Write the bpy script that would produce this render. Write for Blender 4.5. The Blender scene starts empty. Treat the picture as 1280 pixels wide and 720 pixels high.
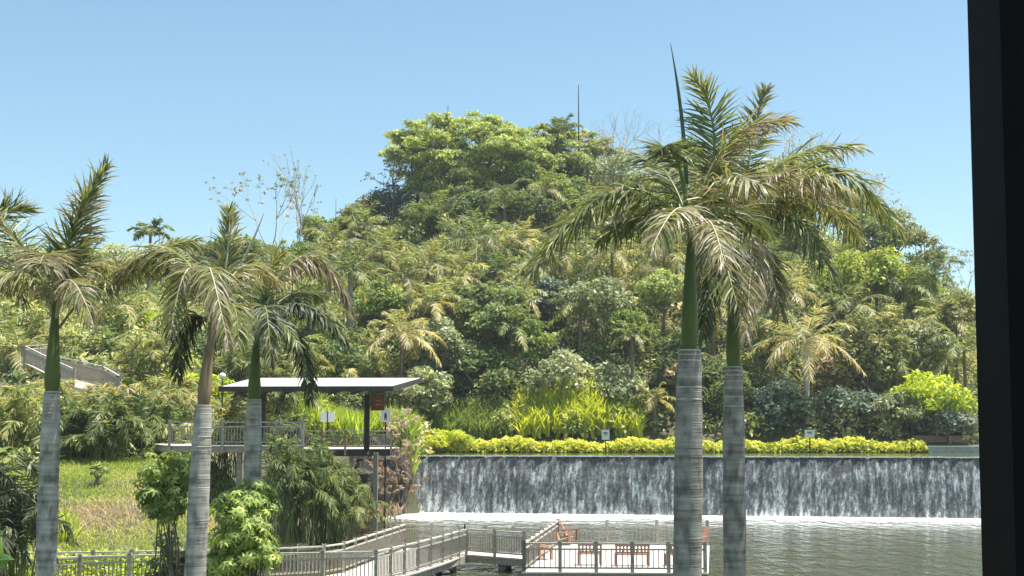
import bpy, math, random
import numpy as np
from mathutils import Vector

# ------------------------------------------------------------------ camera, world, sun, exposure
scene = bpy.context.scene
col = scene.collection
EYE = 5.75
FPX = 1600.0
PITCH = math.atan(180.0 / FPX)
cam_data = bpy.data.cameras.new("camera")
cam = bpy.data.objects.new("camera", cam_data)
col.objects.link(cam)
cam.location = (0, 0, EYE)
cam.rotation_euler = (math.radians(90) + PITCH, 0, 0)
cam_data.sensor_width = 36.0
cam_data.lens = 36.0 * FPX / 1280.0
cam_data.clip_start = 0.05
cam_data.clip_end = 3000
scene.camera = cam

SUN_EL = math.radians(73)
SUN_AZ = math.radians(88)          # clockwise from +Y (behind the hill) towards +X
world = bpy.data.worlds.new("World")
scene.world = world
world.use_nodes = True
wn = world.node_tree
sky = wn.nodes.new("ShaderNodeTexSky")
sky.sky_type = 'NISHITA'
sky.sun_disc = False
sky.sun_elevation = SUN_EL
sky.sun_rotation = SUN_AZ
sky.altitude = 0
sky.air_density = 1.0
sky.dust_density = 0.7
sky.ozone_density = 0.25
skm = wn.nodes.new("ShaderNodeMixRGB"); skm.blend_type = 'MULTIPLY'; skm.inputs[0].default_value = 1
skm.inputs[2].default_value = (0.90, 1.07, 1.03, 1)
wn.links.new(sky.outputs[0], skm.inputs[1])
wn.links.new(skm.outputs[0], wn.nodes["Background"].inputs[0])
wn.nodes["Background"].inputs[1].default_value = 0.092

sd = bpy.data.lights.new("sun", 'SUN')
sd.energy = 5.0
sd.angle = math.radians(0.5)
sd.color = (1.0, 0.95, 0.86)
sun = bpy.data.objects.new("sun", sd)
col.objects.link(sun)
sdir = Vector((math.sin(SUN_AZ) * math.cos(SUN_EL), math.cos(SUN_AZ) * math.cos(SUN_EL), math.sin(SUN_EL)))
sun.rotation_euler = sdir.to_track_quat('Z', 'Y').to_euler()
sun.location = sdir * 200

scene.view_settings.view_transform = 'Standard'
scene.view_settings.look = 'None'
scene.view_settings.gamma = 1
scene.view_settings.exposure = 0.95
scene.cycles.max_bounces = 6
scene.cycles.diffuse_bounces = 3
scene.cycles.glossy_bounces = 2
scene.cycles.transmission_bounces = 4
scene.cycles.transparent_max_bounces = 4
scene.cycles.caustics_reflective = False
scene.cycles.caustics_refractive = False

rng = np.random.default_rng(11)
random.seed(5)

# ------------------------------------------------------------------ helpers
ct, st = math.cos(PITCH), math.sin(PITCH)

def ray(px, py):
    u = (px - 640.0) / FPX
    v = (360.0 - py) / FPX
    return np.array([u, ct - v * st, st + v * ct])

def at(px, py, Y):
    """world point seen at a photo pixel, at distance Y straight ahead"""
    r = ray(px, py)
    k = Y / r[1]
    return np.array([r[0] * k, Y, EYE + r[2] * k])

def on(px, py, z):
    """world point seen at a photo pixel, at height z"""
    r = ray(px, py)
    k = (z - EYE) / r[2]
    return np.array([r[0] * k, r[1] * k, z])

def nrm(a):
    return a / np.maximum(np.linalg.norm(a, axis=-1, keepdims=True), 1e-9)

class MB:
    def __init__(s):
        s.v = []; s.f = []; s.m = []; s.r = []; s.t = []; s.n = 0; s.sm = []
    def add(s, V, F, m=0, r=0.5, t=0.5, smooth=False):
        V = np.asarray(V, float).reshape(-1, 3); F = np.asarray(F, int).reshape(-1, 4)
        s.v.append(V); s.f.append(F + s.n); s.n += len(V)
        k = len(F)
        s.m.append(np.full(k, m, int)); s.sm.append(np.full(k, smooth, bool))
        s.r.append(np.broadcast_to(np.asarray(r, float), (k,)).copy())
        s.t.append(np.broadcast_to(np.asarray(t, float), (k,)).copy())
    def box(s, c, size, rz=0, rx=0, ry=0, m=0, r=0.5):
        h = np.array(size) / 2.0
        V = np.array([[a, b, d] for a in (-1, 1) for b in (-1, 1) for d in (-1, 1)]) * h
        if rx: V = V @ np.array([[1, 0, 0], [0, math.cos(rx), math.sin(rx)], [0, -math.sin(rx), math.cos(rx)]])
        if ry: V = V @ np.array([[math.cos(ry), 0, -math.sin(ry)], [0, 1, 0], [math.sin(ry), 0, math.cos(ry)]])
        if rz: V = V @ np.array([[math.cos(rz), math.sin(rz), 0], [-math.sin(rz), math.cos(rz), 0], [0, 0, 1]])
        F = [[0, 1, 3, 2], [4, 6, 7, 5], [0, 4, 5, 1], [2, 3, 7, 6], [0, 2, 6, 4], [1, 5, 7, 3]]
        s.add(V + np.array(c), F, m, r)
    def beam(s, a, b, w, h, m=0, r=0.5):
        """box running from a to b, w wide, h high (top faces up)"""
        a = np.array(a, float); b = np.array(b, float)
        T = b - a; T = T / np.linalg.norm(T)
        up = np.array([0, 0, 1.0])
        if abs(T[2]) > 0.95: up = np.array([0, 1.0, 0])
        S = np.cross(T, up); S /= np.linalg.norm(S)
        U = np.cross(S, T)
        V = []
        for p in (a, b):
            for i in (-1, 1):
                for j in (-1, 1):
                    V.append(p + S * w / 2 * i + U * h / 2 * j)
        F = [[0, 1, 3, 2], [4, 6, 7, 5], [0, 4, 5, 1], [2, 3, 7, 6], [0, 2, 6, 4], [1, 5, 7, 3]]
        s.add(V, F, m, r)
    def tube(s, P, R, sides=8, m=0, r=0.5, smooth=True, cap=True):
        P = np.asarray(P, float); n = len(P)
        R = np.broadcast_to(np.asarray(R, float), (n,))
        T = nrm(np.gradient(P, axis=0))
        ref = np.array([0, 1.0, 0]) if abs(T[:, 1]).mean() < 0.8 else np.array([1.0, 0, 0])
        S = nrm(np.cross(T, ref)); U = np.cross(S, T)
        a = np.arange(sides) * 2 * math.pi / sides
        V = P[:, None] + R[:, None, None] * (np.cos(a)[None, :, None] * S[:, None] + np.sin(a)[None, :, None] * U[:, None])
        i = np.arange(n - 1)[:, None] * sides; j = np.arange(sides)[None]
        j2 = (j + 1) % sides
        F = np.stack([i + j, i + j2, i + sides + j2, i + sides + j], -1).reshape(-1, 4)
        V = V.reshape(-1, 3)
        s.add(V, F, m, r, smooth=smooth)
    def build(s, name, mats, parent=None, loc=None):
        me = bpy.data.meshes.new(name)
        V = np.concatenate(s.v); F = np.concatenate(s.f)
        if loc is not None: V = V - np.asarray(loc)
        nf = len(F)
        me.vertices.add(len(V)); me.vertices.foreach_set("co", V.astype(np.float32).ravel())
        me.loops.add(nf * 4); me.loops.foreach_set("vertex_index", F.astype(np.int32).ravel())
        me.polygons.add(nf)
        me.polygons.foreach_set("loop_start", np.arange(0, nf * 4, 4, dtype=np.int32))
        me.polygons.foreach_set("material_index", np.concatenate(s.m).astype(np.int32))
        me.update(calc_edges=True)
        me.polygons.foreach_set("use_smooth", np.concatenate(s.sm))
        for nm, arr in (("rnd", s.r), ("tint", s.t)):
            at_ = me.attributes.new(nm, 'FLOAT', 'FACE')
            at_.data.foreach_set("value", np.concatenate(arr).astype(np.float32))
        if not isinstance(mats, (list, tuple)): mats = [mats]
        for m in mats: me.materials.append(m)
        o = bpy.data.objects.new(name, me)
        col.objects.link(o)
        if parent is not None: o.parent = parent
        elif loc is not None: o.location = loc
        return o

def tag(o, label=None, cat=None, group=None, kind=None):
    if label: o["label"] = label
    if cat: o["category"] = cat
    if group: o["group"] = group
    if kind: o["kind"] = kind
    return o

def thing(name, loc, label, cat, group=None):
    o = bpy.data.objects.new(name, None)
    col.objects.link(o)
    o.location = tuple(float(c) for c in loc)
    o.empty_display_size = 0.3
    return tag(o, label, cat, group)

# ------------------------------------------------------------------ materials
def new_mat(name):
    m = bpy.data.materials.new(name); m.use_nodes = True
    nt = m.node_tree
    return m, nt, nt.nodes["Principled BSDF"], nt.nodes["Material Output"]

def ramp_node(nt, stops):
    r = nt.nodes.new("ShaderNodeValToRGB")
    e = r.color_ramp.elements
    while len(e) < len(stops): e.new(0.5)
    for i, (p, c) in enumerate(stops):
        e[i].position = p; e[i].color = (*c, 1)
    return r

def leaf_mat(name, stops, rough=0.5, trans=0.42, spec=0.35, tcol=1.6, gain=1.7):
    stops = [(p, tuple(min(.8, v * gain) for v in c)) for p, c in stops]
    m, nt, bs, out = new_mat(name)
    at_ = nt.nodes.new("ShaderNodeAttribute"); at_.attribute_name = "rnd"
    oi = nt.nodes.new("ShaderNodeObjectInfo")
    r = ramp_node(nt, stops)
    nt.links.new(at_.outputs["Fac"], r.inputs[0])
    hsv = nt.nodes.new("ShaderNodeHueSaturation")
    mr = nt.nodes.new("ShaderNodeMapRange"); mr.inputs["To Min"].default_value = 0.8; mr.inputs["To Max"].default_value = 1.2
    nt.links.new(oi.outputs["Random"], mr.inputs[0])
    nt.links.new(mr.outputs[0], hsv.inputs["Value"])
    nt.links.new(r.outputs[0], hsv.inputs["Color"])
    nt.links.new(hsv.outputs[0], bs.inputs["Base Color"])
    bs.inputs["Roughness"].default_value = rough
    bs.inputs["Specular IOR Level"].default_value = spec
    tr = nt.nodes.new("ShaderNodeBsdfTranslucent")
    mul = nt.nodes.new("ShaderNodeMixRGB"); mul.blend_type = 'MULTIPLY'; mul.inputs[0].default_value = 1
    mul.inputs[2].default_value = (tcol * 1.1, tcol * 1.04, tcol * 0.55, 1)
    nt.links.new(hsv.outputs[0], mul.inputs[1]); nt.links.new(mul.outputs[0], tr.inputs[0])
    mx = nt.nodes.new("ShaderNodeMixShader"); mx.inputs[0].default_value = trans
    nt.links.new(bs.outputs[0], mx.inputs[1]); nt.links.new(tr.outputs[0], mx.inputs[2])
    nt.links.new(mx.outputs[0], out.inputs[0])
    return m

L = {}
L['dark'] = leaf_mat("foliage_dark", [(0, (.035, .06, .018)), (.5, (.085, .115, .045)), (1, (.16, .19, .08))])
L['mid'] = leaf_mat("foliage_mid", [(0, (.05, .08, .02)), (.5, (.11, .15, .04)), (1, (.2, .24, .07))])
L['light'] = leaf_mat("foliage_fresh", [(0, (.10, .13, .05)), (.5, (.185, .22, .085)), (1, (.29, .32, .14))], trans=.45)
L['lime'] = leaf_mat("foliage_lime", [(0, (.13, .17, .02)), (.5, (.3, .36, .03)), (1, (.5, .52, .07))], trans=.4)
L['grey'] = leaf_mat("foliage_grey", [(0, (.08, .09, .05)), (.5, (.17, .19, .10)), (1, (.33, .34, .22))], trans=.25)
L['olive'] = leaf_mat("foliage_olive", [(0, (.07, .08, .03)), (.5, (.15, .16, .06)), (1, (.27, .26, .11))], trans=.3)
L['dry'] = leaf_mat("foliage_dry", [(0, (.15, .11, .07)), (.5, (.3, .24, .15)), (1, (.48, .40, .28))], trans=.2)
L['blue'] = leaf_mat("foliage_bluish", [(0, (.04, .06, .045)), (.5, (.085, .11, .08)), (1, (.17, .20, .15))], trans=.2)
L['fern'] = leaf_mat("foliage_fern", [(0, (.08, .12, .02)), (.5, (.2, .25, .04)), (1, (.4, .42, .1))], trans=.4)
L['hedge'] = leaf_mat("foliage_hedge", [(0, (.22, .28, .02)), (.5, (.46, .48, .05)), (1, (.68, .66, .18))], trans=.45, spec=.3, gain=1.1)
L['bush'] = leaf_mat("foliage_bush", [(0, (.06, .10, .02)), (.45, (.15, .2, .05)), (1, (.38, .42, .15))], trans=.4)
L['strap'] = leaf_mat("foliage_strap", [(0, (.12, .16, .02)), (.5, (.28, .32, .03)), (1, (.5, .48, .08))], trans=.4)
L['plume'] = leaf_mat("foliage_plume", [(0, (.16, .10, .08)), (.5, (.34, .24, .18)), (1, (.6, .5, .38))], trans=.25)
L['banana'] = leaf_mat("foliage_banana", [(0, (.03, .07, .015)), (.5, (.07, .13, .03)), (1, (.12, .2, .05))], rough=.3, trans=.3)
# palm leaflets: rnd 0 deep green .. 0.5 olive green .. 0.7 yellow green .. 1 straw and pinkish brown
PALM = leaf_mat("palm_leaflets", [(0, (.035, .05, .03)), (.3, (.08, .10, .045)), (.5, (.16, .19, .06)), (.62, (.24, .26, .08)), (.8, (.26, .22, .14)), (1, (.32, .26, .21))],
                rough=.48, trans=.28, spec=.45, gain=1.1)
COCO = leaf_mat("coconut_leaflets", [(0, (.05, .08, .03)), (.35, (.12, .16, .05)), (.6, (.24, .26, .09)), (.8, (.38, .34, .17)), (1, (.46, .39, .27))],
                rough=.5, trans=.4, spec=.4, gain=1.25)

def noise_mat(name, stops, scale=(1, 1, 1), nscale=4, detail=6, rough=.85, bump=.3, bdist=.05, spec=.3, coord="Object"):
    m, nt, bs, out = new_mat(name)
    tc = nt.nodes.new("ShaderNodeTexCoord"); mp = nt.nodes.new("ShaderNodeMapping")
    mp.inputs["Scale"].default_value = scale
    nt.links.new(tc.outputs[coord], mp.inputs[0])
    nz = nt.nodes.new("ShaderNodeTexNoise"); nz.inputs["Scale"].default_value = nscale; nz.inputs["Detail"].default_value = detail
    nt.links.new(mp.outputs[0], nz.inputs[0])
    r = ramp_node(nt, stops)
    nt.links.new(nz.outputs[0], r.inputs[0]); nt.links.new(r.outputs[0], bs.inputs["Base Color"])
    bs.inputs["Roughness"].default_value = rough; bs.inputs["Specular IOR Level"].default_value = spec
    if bump:
        b = nt.nodes.new("ShaderNodeBump"); b.inputs["Strength"].default_value = bump; b.inputs["Distance"].default_value = bdist
        nt.links.new(nz.outputs[0], b.inputs["Height"]); nt.links.new(b.outputs[0], bs.inputs["Normal"])
    return m

M = {}
M['bark'] = noise_mat("bark", [(.3, (.10, .08, .06)), (.7, (.26, .22, .17))], (1, 1, .25), 8)
M['bark_pale'] = noise_mat("bark_pale", [(.3, (.35, .32, .28)), (.7, (.6, .57, .5))], (1, 1, .3), 6)
M['wood'] = noise_mat("weathered_wood", [(.3, (.28, .235, .185)), (.7, (.50, .44, .36))], (3, 3, 3), 3)
M['rail_top'] = noise_mat("sunlit_rail_wood", [(.3, (.40, .37, .32)), (.7, (.58, .55, .49))], (3, 3, 3), 3)  # paler than the posts: sunlight on the rail tops put into the colour
M['deck'] = noise_mat("bleached_deck_boards", [(.3, (.46, .42, .36)), (.7, (.66, .62, .55))], (8, 1, 1), 4)
M['dark_steel'] = noise_mat("dark_painted_steel", [(.3, (.02, .02, .022)), (.7, (.035, .034, .034))], rough=.5, bump=0)
M['roof'] = noise_mat("pale_roof_sheet", [(.3, (.56, .56, .50)), (.7, (.68, .67, .61))], (1, 1, 1), 1.5, rough=.6, bump=0)
M['fascia'] = noise_mat("brown_fascia", [(.3, (.05, .042, .036)), (.7, (.08, .068, .058))], (1, 1, 1), 3)
M['white'] = noise_mat("white_sign_paint", [(.3, (.74, .74, .72)), (.7, (.8, .8, .78))], rough=.5, bump=0)
M['ink'] = noise_mat("dark_sign_ink", [(.3, (.04, .04, .045)), (.7, (.06, .06, .06))], bump=0)
M['brown_sign'] = noise_mat("brown_sign_board", [(.3, (.20, .07, .035)), (.7, (.27, .10, .05))], rough=.6, bump=0)
M['orange_wood'] = noise_mat("orange_stained_wood", [(.3, (.44, .22, .14)), (.7, (.62, .38, .27))], (4, 4, 4), 3, rough=.6)
M['red_wood'] = noise_mat("red_brown_bench_wood", [(.3, (.26, .12, .08)), (.7, (.4, .2, .13))], (4, 4, 4), 3, rough=.6)
M['rock'] = noise_mat("dark_wet_rock", [(.3, (.025, .025, .02)), (.5, (.05, .048, .038)), (.75, (.11, .10, .08))], (1, 1, 1), 1.2, 8, bump=.8, bdist=.3)
M['concrete'] = noise_mat("grey_concrete", [(.3, (.28, .28, .27)), (.7, (.45, .44, .42))], (1, 1, 1), 2)
M['cap'] = noise_mat("pale_concrete_coping", [(.3, (.6, .58, .54)), (.7, (.75, .73, .7))], (1, 1, 1), 2)
M['brown_wall'] = noise_mat("brown_wall_render", [(.3, (.22, .13, .09)), (.7, (.32, .2, .15))], (1, 1, 1), 2)
M['frame'] = noise_mat("black_frame_metal", [(.3, (.003, .003, .0035)), (.7, (.006, .006, .007))], rough=.7, bump=0, spec=.1)

def trunk_mat(name='royal_palm_trunk', g=1.0):
    """royal palm trunk: grey with leaf-scar rings and blotches"""
    m, nt, bs, out = new_mat(name)
    tc = nt.nodes.new("ShaderNodeTexCoord")
    def noise(sc, s, d=5):
        mp = nt.nodes.new("ShaderNodeMapping"); mp.inputs["Scale"].default_value = sc
        nt.links.new(tc.outputs["Object"], mp.inputs[0])
        n = nt.nodes.new("ShaderNodeTexNoise"); n.inputs["Scale"].default_value = s; n.inputs["Detail"].default_value = d
        nt.links.new(mp.outputs[0], n.inputs[0]); return n
    a = noise((.5, .5, 5), 1.7, 4); b = noise((1, 1, .6), 5, 6); c = noise((.35, .35, 30), 1.4, 2)
    r1 = ramp_node(nt, [(.3, (.16 * g, .155 * g, .14 * g)), (.5, (.27 * g, .26 * g, .235 * g)), (.7, (.37 * g, .36 * g, .33 * g))])
    nt.links.new(a.outputs[0], r1.inputs[0])
    r2 = ramp_node(nt, [(.36, (.5, .49, .46)), (.5, (.9, .9, .88)), (.66, (1.15, 1.15, 1.12))]); nt.links.new(b.outputs[0], r2.inputs[0])
    r3 = ramp_node(nt, [(.33, (.7, .69, .68)), (.42, (1, 1, 1))]); nt.links.new(c.outputs[0], r3.inputs[0])
    m1 = nt.nodes.new("ShaderNodeMixRGB"); m1.blend_type = 'MULTIPLY'; m1.inputs[0].default_value = 1
    m2 = nt.nodes.new("ShaderNodeMixRGB"); m2.blend_type = 'MULTIPLY'; m2.inputs[0].default_value = 1
    nt.links.new(r1.outputs[0], m1.inputs[1]); nt.links.new(r2.outputs[0], m1.inputs[2])
    nt.links.new(m1.outputs[0], m2.inputs[1]); nt.links.new(r3.outputs[0], m2.inputs[2])
    nt.links.new(m2.outputs[0], bs.inputs["Base Color"])
    bs.inputs["Roughness"].default_value = .85
    bp = nt.nodes.new("ShaderNodeBump"); bp.inputs["Strength"].default_value = .5; bp.inputs["Distance"].default_value = .02
    nt.links.new(c.outputs[0], bp.inputs["Height"]); nt.links.new(bp.outputs[0], bs.inputs["Normal"])
    return m
M['trunk'] = trunk_mat(g=1.05)
M['trunk_pale'] = trunk_mat('pale_palm_trunk', 1.5)
M['shaft_green'] = noise_mat("green_crownshaft", [(.3, (.06, .09, .02)), (.7, (.13, .17, .045))], (1, 1, .3), 3, rough=.55, bump=.1, spec=.25)
M['shaft_brown'] = noise_mat("brown_crownshaft", [(.3, (.17, .12, .075)), (.55, (.28, .21, .13)), (.75, (.18, .19, .08))], (1, 1, .3), 3, rough=.6, bump=.2)
M['petiole'] = noise_mat("green_petiole", [(.3, (.12, .17, .04)), (.7, (.22, .27, .08))], (1, 1, 1), 5, rough=.4, bump=0)
M['petiole_pale'] = noise_mat("pale_petiole", [(.3, (.4, .38, .22)), (.7, (.55, .5, .34))], (1, 1, 1), 5, rough=.5, bump=0)
M['spear'] = noise_mat("closed_spear_leaf", [(.3, (.05, .09, .04)), (.7, (.09, .14, .06))], (1, 1, 1), 5, rough=.4, bump=0)

def water_mat(name, base, rough, s1, s2, dist):
    m, nt, bs, out = new_mat(name)
    bs.inputs["Base Color"].default_value = (*base, 1); bs.inputs["Roughness"].default_value = rough
    bs.inputs["IOR"].default_value = 1.33
    tc = nt.nodes.new("ShaderNodeTexCoord")
    prev = None
    for sc, ns, stg in ((s1, 1.0, .5), (s2, 1.0, .35)):
        mp = nt.nodes.new("ShaderNodeMapping"); mp.inputs["Scale"].default_value = sc
        nt.links.new(tc.outputs["Object"], mp.inputs[0])
        nz = nt.nodes.new("ShaderNodeTexNoise"); nz.inputs["Scale"].default_value = ns; nz.inputs["Detail"].default_value = 4
        nt.links.new(mp.outputs[0], nz.inputs[0])
        b = nt.nodes.new("ShaderNodeBump"); b.inputs["Strength"].default_value = stg; b.inputs["Distance"].default_value = dist
        nt.links.new(nz.outputs[0], b.inputs["Height"])
        if prev is not None: nt.links.new(prev.outputs[0], b.inputs["Normal"])
        prev = b
    nt.links.new(prev.outputs[0], bs.inputs["Normal"])
    return m
M['lake'] = water_mat("lake_water", (.045, .05, .018), .05, (1.0, .4, 1), (2.4, .9, 1), .55)
M['pool'] = water_mat("pool_water", (.09, .11, .03), .1, (.5, .5, 1), (2, 2, 1), .02)

def ground_mat():
    m, nt, bs, out = new_mat("soil_and_litter")
    tc = nt.nodes.new("ShaderNodeTexCoord")
    nz = nt.nodes.new("ShaderNodeTexNoise"); nz.inputs["Scale"].default_value = .35; nz.inputs["Detail"].default_value = 8
    nt.links.new(tc.outputs["Object"], nz.inputs[0])
    r = ramp_node(nt, [(.3, (.05, .06, .025)), (.5, (.085, .08, .04)), (.7, (.14, .12, .075))])
    nt.links.new(nz.outputs[0], r.inputs[0]); nt.links.new(r.outputs[0], bs.inputs["Base Color"])
    bs.inputs["Roughness"].default_value = .95
    b = nt.nodes.new("ShaderNodeBump"); b.inputs["Distance"].default_value = .3
    nt.links.new(nz.outputs[0], b.inputs["Height"]); nt.links.new(b.outputs[0], bs.inputs["Normal"])
    return m
M['ground'] = ground_mat()

# ------------------------------------------------------------------ terrain
FALL_A = on(497, 641, 0.0)      # left foot of the fall
FALL_B = on(1222, 649, 0.0)     # right foot as far as the photo shows it
fd = (FALL_B - FALL_A); fd /= np.linalg.norm(fd)
FALL_C = FALL_B + fd * 45       # it carries on past the frame
POOL_Z = 4.06
def lip_y(x): return FALL_A[1] + (x - FALL_A[0]) * fd[1] / fd[0]
BANK = 105.0

def sstep(a, b, x):
    t = np.clip((x - a) / (b - a), 0, 1); return t * t * (3 - 2 * t)

CP = [-900, -300, 0, 180, 330, 430, 500, 560, 620, 760, 900, 1050, 1150, 1215, 1400, 2200]
CY = [400, 330, 318, 312, 308, 290, 225, 180, 175, 190, 225, 262, 305, 340, 370, 420]
def H(x, y):
    x = np.asarray(x, float); y = np.asarray(y, float)
    px = 640 + FPX * x / np.maximum(y, 20)
    yt = np.interp(px, CP, CY)
    yc = 168.0
    zc = EYE + (540 - yt) * yc / FPX - 5.5
    w = sstep(-24, -8, x)
    y0 = 66 + (BANK + 1 - 66) * w
    z0 = 4.3 + .3 * w
    t = np.clip((y - y0) / (yc - y0), 0, 1)
    hill = z0 + (zc - z0) * (1 - (1 - t) ** (1.35 + .2 * w))
    hill = np.where(y > yc, zc - (y - yc) * .12, hill)
    hill = hill + (1.2 * np.sin(x * .21 + 1) * np.sin(y * .17) + .5 * np.sin(x * .55) * np.sin(y * .47 + 2)) * sstep(0.02, .3, t)
    low = np.interp(y, [28, 38, 43.6, 45.2, 58, 66, 80], [.3, .4, .45, 1.3, 3.55, 4.25, 4.3])
    land = np.where(y < y0, np.where(x < -6.5, low, 4.6), hill)
    xs = np.interp(y, [26, 40, 44, 58, 65, 70, 80, 88, 89.6, 91.5], [-4, -7.4, -8.4, -8.8, -9.6, -11.5, -12.6, -11.6, -9.5, -6.8])
    s = xs - x
    rise = sstep(-.3, np.interp(y, [30, 50, 60, 70, 80, 88, 92], [3, 4, 8, 5, 3, 1.5, .6]), s)
    leftland = land * rise - 1.6 * (1 - rise)
    fl = lip_y(x)
    front = y < fl + .6
    h = np.where(front, leftland, land)
    pool = (x > -7.2) & (y >= fl + .6) & (y < BANK)
    h = np.where(pool, 2.6, h)
    h = np.where(y < 26, .5, h)
    h = np.where((y >= 26) & (y < 30), np.minimum(.5, np.maximum(h, .5 - (y - 26) * .5)), h)
    return h

def grid_terrain():
    ys = np.concatenate([np.arange(-60, 26, 4.0), np.arange(26, 112, .8), np.arange(112, 176, 1.6), np.arange(176, 400, 14), np.arange(400, 2200, 120.0)])
    xs = np.concatenate([np.arange(-1800, -110, 110.0), np.arange(-110, -40, 2.5), np.arange(-40, 60, 1.0), np.arange(60, 120, 3.0), np.arange(120, 1900, 110.0)])
    X, Y = np.meshgrid(xs, ys)
    Z = H(X, Y)
    Z = np.where(Y > 176, np.maximum(Z, 2.0), Z)
    V = np.stack([X, Y, Z], -1).reshape(-1, 3)
    ny, nx = X.shape
    i = np.arange(ny - 1)[:, None] * nx + np.arange(nx - 1)[None]
    F = np.stack([i, i + 1, i + nx + 1, i + nx], -1).reshape(-1, 4)
    b = MB(); b.add(V, F, smooth=True)
    return tag(b.build("ground", M['ground']), kind='structure')
grid_terrain()

# lake and upper pool sheets
b = MB()
b.add([[-14, 24, 0], [140, 24, 0], [140, lip_y(140) - .02, 0], [FALL_A[0] - 6, FALL_A[1] + 1.5, 0]], [[0, 1, 2, 3]])
tag(b.build("lake_water", M['lake']), kind='structure')
b = MB()
xa = -7.3
b.add([[xa, lip_y(xa) + .05, POOL_Z], [110, lip_y(110) + .05, POOL_Z], [110, BANK + .6, POOL_Z], [xa, BANK + .6, POOL_Z]], [[0, 1, 2, 3]])
tag(b.build("pool_water", M['pool']), kind='structure')

# ------------------------------------------------------------------ waterfall
def fall_mat():
    m, nt, bs, out = new_mat("falling_water")
    tc = nt.nodes.new("ShaderNodeTexCoord")
    def noise(sc, s, d=5, rough=.5):
        mp = nt.nodes.new("ShaderNodeMapping"); mp.inputs["Scale"].default_value = sc
        nt.links.new(tc.outputs["Object"], mp.inputs[0])
        n = nt.nodes.new("ShaderNodeTexNoise"); n.inputs["Scale"].default_value = s; n.inputs["Detail"].default_value = d
        n.inputs["Roughness"].default_value = rough
        nt.links.new(mp.outputs[0], n.inputs[0]); return n
    a = noise((3.2, 3.2, .4), 1, 5, .65)     # vertical streaks
    c = noise((5, 5, 2.8), 1, 8, .85)         # spatter
    e = noise((.35, .35, .7), 1, 3)           # broad patches
    sx = nt.nodes.new("ShaderNodeSeparateXYZ"); nt.links.new(tc.outputs["Object"], sx.inputs[0])
    def math_(op, x, y):
        n = nt.nodes.new("ShaderNodeMath"); n.operation = op
        for k, v in ((0, x), (1, y)):
            if isinstance(v, (int, float)): n.inputs[k].default_value = v
            else: nt.links.new(v, n.inputs[k])
        return n.outputs[0]
    # water tears into white as it drops: foam share grows below the lip
    mr = nt.nodes.new("ShaderNodeMapRange"); mr.inputs["From Min"].default_value = 4.1; mr.inputs["From Max"].default_value = 2.9
    mr.inputs["To Min"].default_value = -.09; mr.inputs["To Max"].default_value = .012
    nt.links.new(sx.outputs[2], mr.inputs[0])
    s = math_('ADD', math_('MULTIPLY', a.outputs[0], .45), math_('MULTIPLY', c.outputs[0], .55))
    s = math_('ADD', s, math_('MULTIPLY', math_('SUBTRACT', e.outputs[0], .5), .18))
    s = math_('ADD', s, mr.outputs[0])
    r = ramp_node(nt, [(.39, (.03, .033, .033)), (.465, (.12, .123, .12)), (.53, (.30, .305, .30)), (.59, (.9, .9, .88))])
    nt.links.new(s, r.inputs[0]); nt.links.new(r.outputs[0], bs.inputs["Base Color"])
    bs.inputs["Roughness"].default_value = .45
    bp = nt.nodes.new("ShaderNodeBump"); bp.inputs["Strength"].default_value = .9; bp.inputs["Distance"].default_value = .15
    nt.links.new(s, bp.inputs["Height"]); nt.links.new(bp.outputs[0], bs.inputs["Normal"])
    return m
M['fall'] = fall_mat()
def foam_mat():
    m, nt, bs, out = new_mat("white_foam")
    bs.inputs["Base Color"].default_value = (.82, .85, .83, 1); bs.inputs["Roughness"].default_value = .7
    return m
M['foam'] = foam_mat()

wf = thing("waterfall", FALL_A, "wide low waterfall dropping in a straight curtain from the upper pool into the lake", "waterfall")
n_out = np.array([fd[1], -fd[0], 0])     # towards the camera side
def to_local(b): return b
b = MB()     # the wall behind the water
A0 = FALL_A - fd * 1.0; 
for (z0, z1, off) in ((-1.5, POOL_Z - .12, .35),):
    a = A0.copy(); a2 = FALL_C.copy()
    P = [a + n_out * 0, a2 + n_out * 0, a2 - n_out * .6, a - n_out * .6]
    V = [[*p[:2], z] for z in (z0, z1) for p in P]
    b.add(V, [[0, 1, 5, 4], [1, 2, 6, 5], [2, 3, 7, 6], [3, 0, 4, 7], [4, 5, 6, 7]])
b.build("wall", M['rock'], wf, FALL_A)
# curtain: rounded over the lip, leaning out a little, with vertical folds
b = MB()
ln = np.linalg.norm(FALL_C - FALL_A)
nx = 900
sx_ = np.linspace(0, ln, nx)
prof = [(-.55, POOL_Z + .004), (-.2, POOL_Z + .03), (0.02, POOL_Z - .02), (.12, POOL_Z - .18), (.2, POOL_Z - .6), (.3, 3.0), (.38, 2.2), (.46, 1.2), (.55, .3), (.62, -.1)]
fold = .05 * np.sin(sx_ * 3.1) + .04 * np.sin(sx_ * 7.7 + 1) + rng.normal(0, .03, nx)
rows = []
for k, (o, z) in enumerate(prof):
    f = fold * min(1, max(0, (k - 2) / 4))
    skew = 0.0
    left = -1.0 + .0 * z if False else 0
    x0 = FALL_A - .8 * fd
    # left end slants: the foot spreads 1.1 m further left than the lip
    sl = .1 + 1.85 * (z / POOL_Z)
    ss = sl + sx_ * (ln - sl) / ln
    p = x0[None] + fd[None] * ss[:, None] + n_out[None] * (o + f)[:, None]
    p[:, 2] = z
    rows.append(p)
V = np.concatenate(rows)
i = np.arange(len(prof) - 1)[:, None] * nx + np.arange(nx - 1)[None]
b.add(V, np.stack([i, i + 1, i + nx + 1, i + nx], -1).reshape(-1, 4), smooth=True)
b.build("falling_water", M['fall'], wf, FALL_A)
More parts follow.
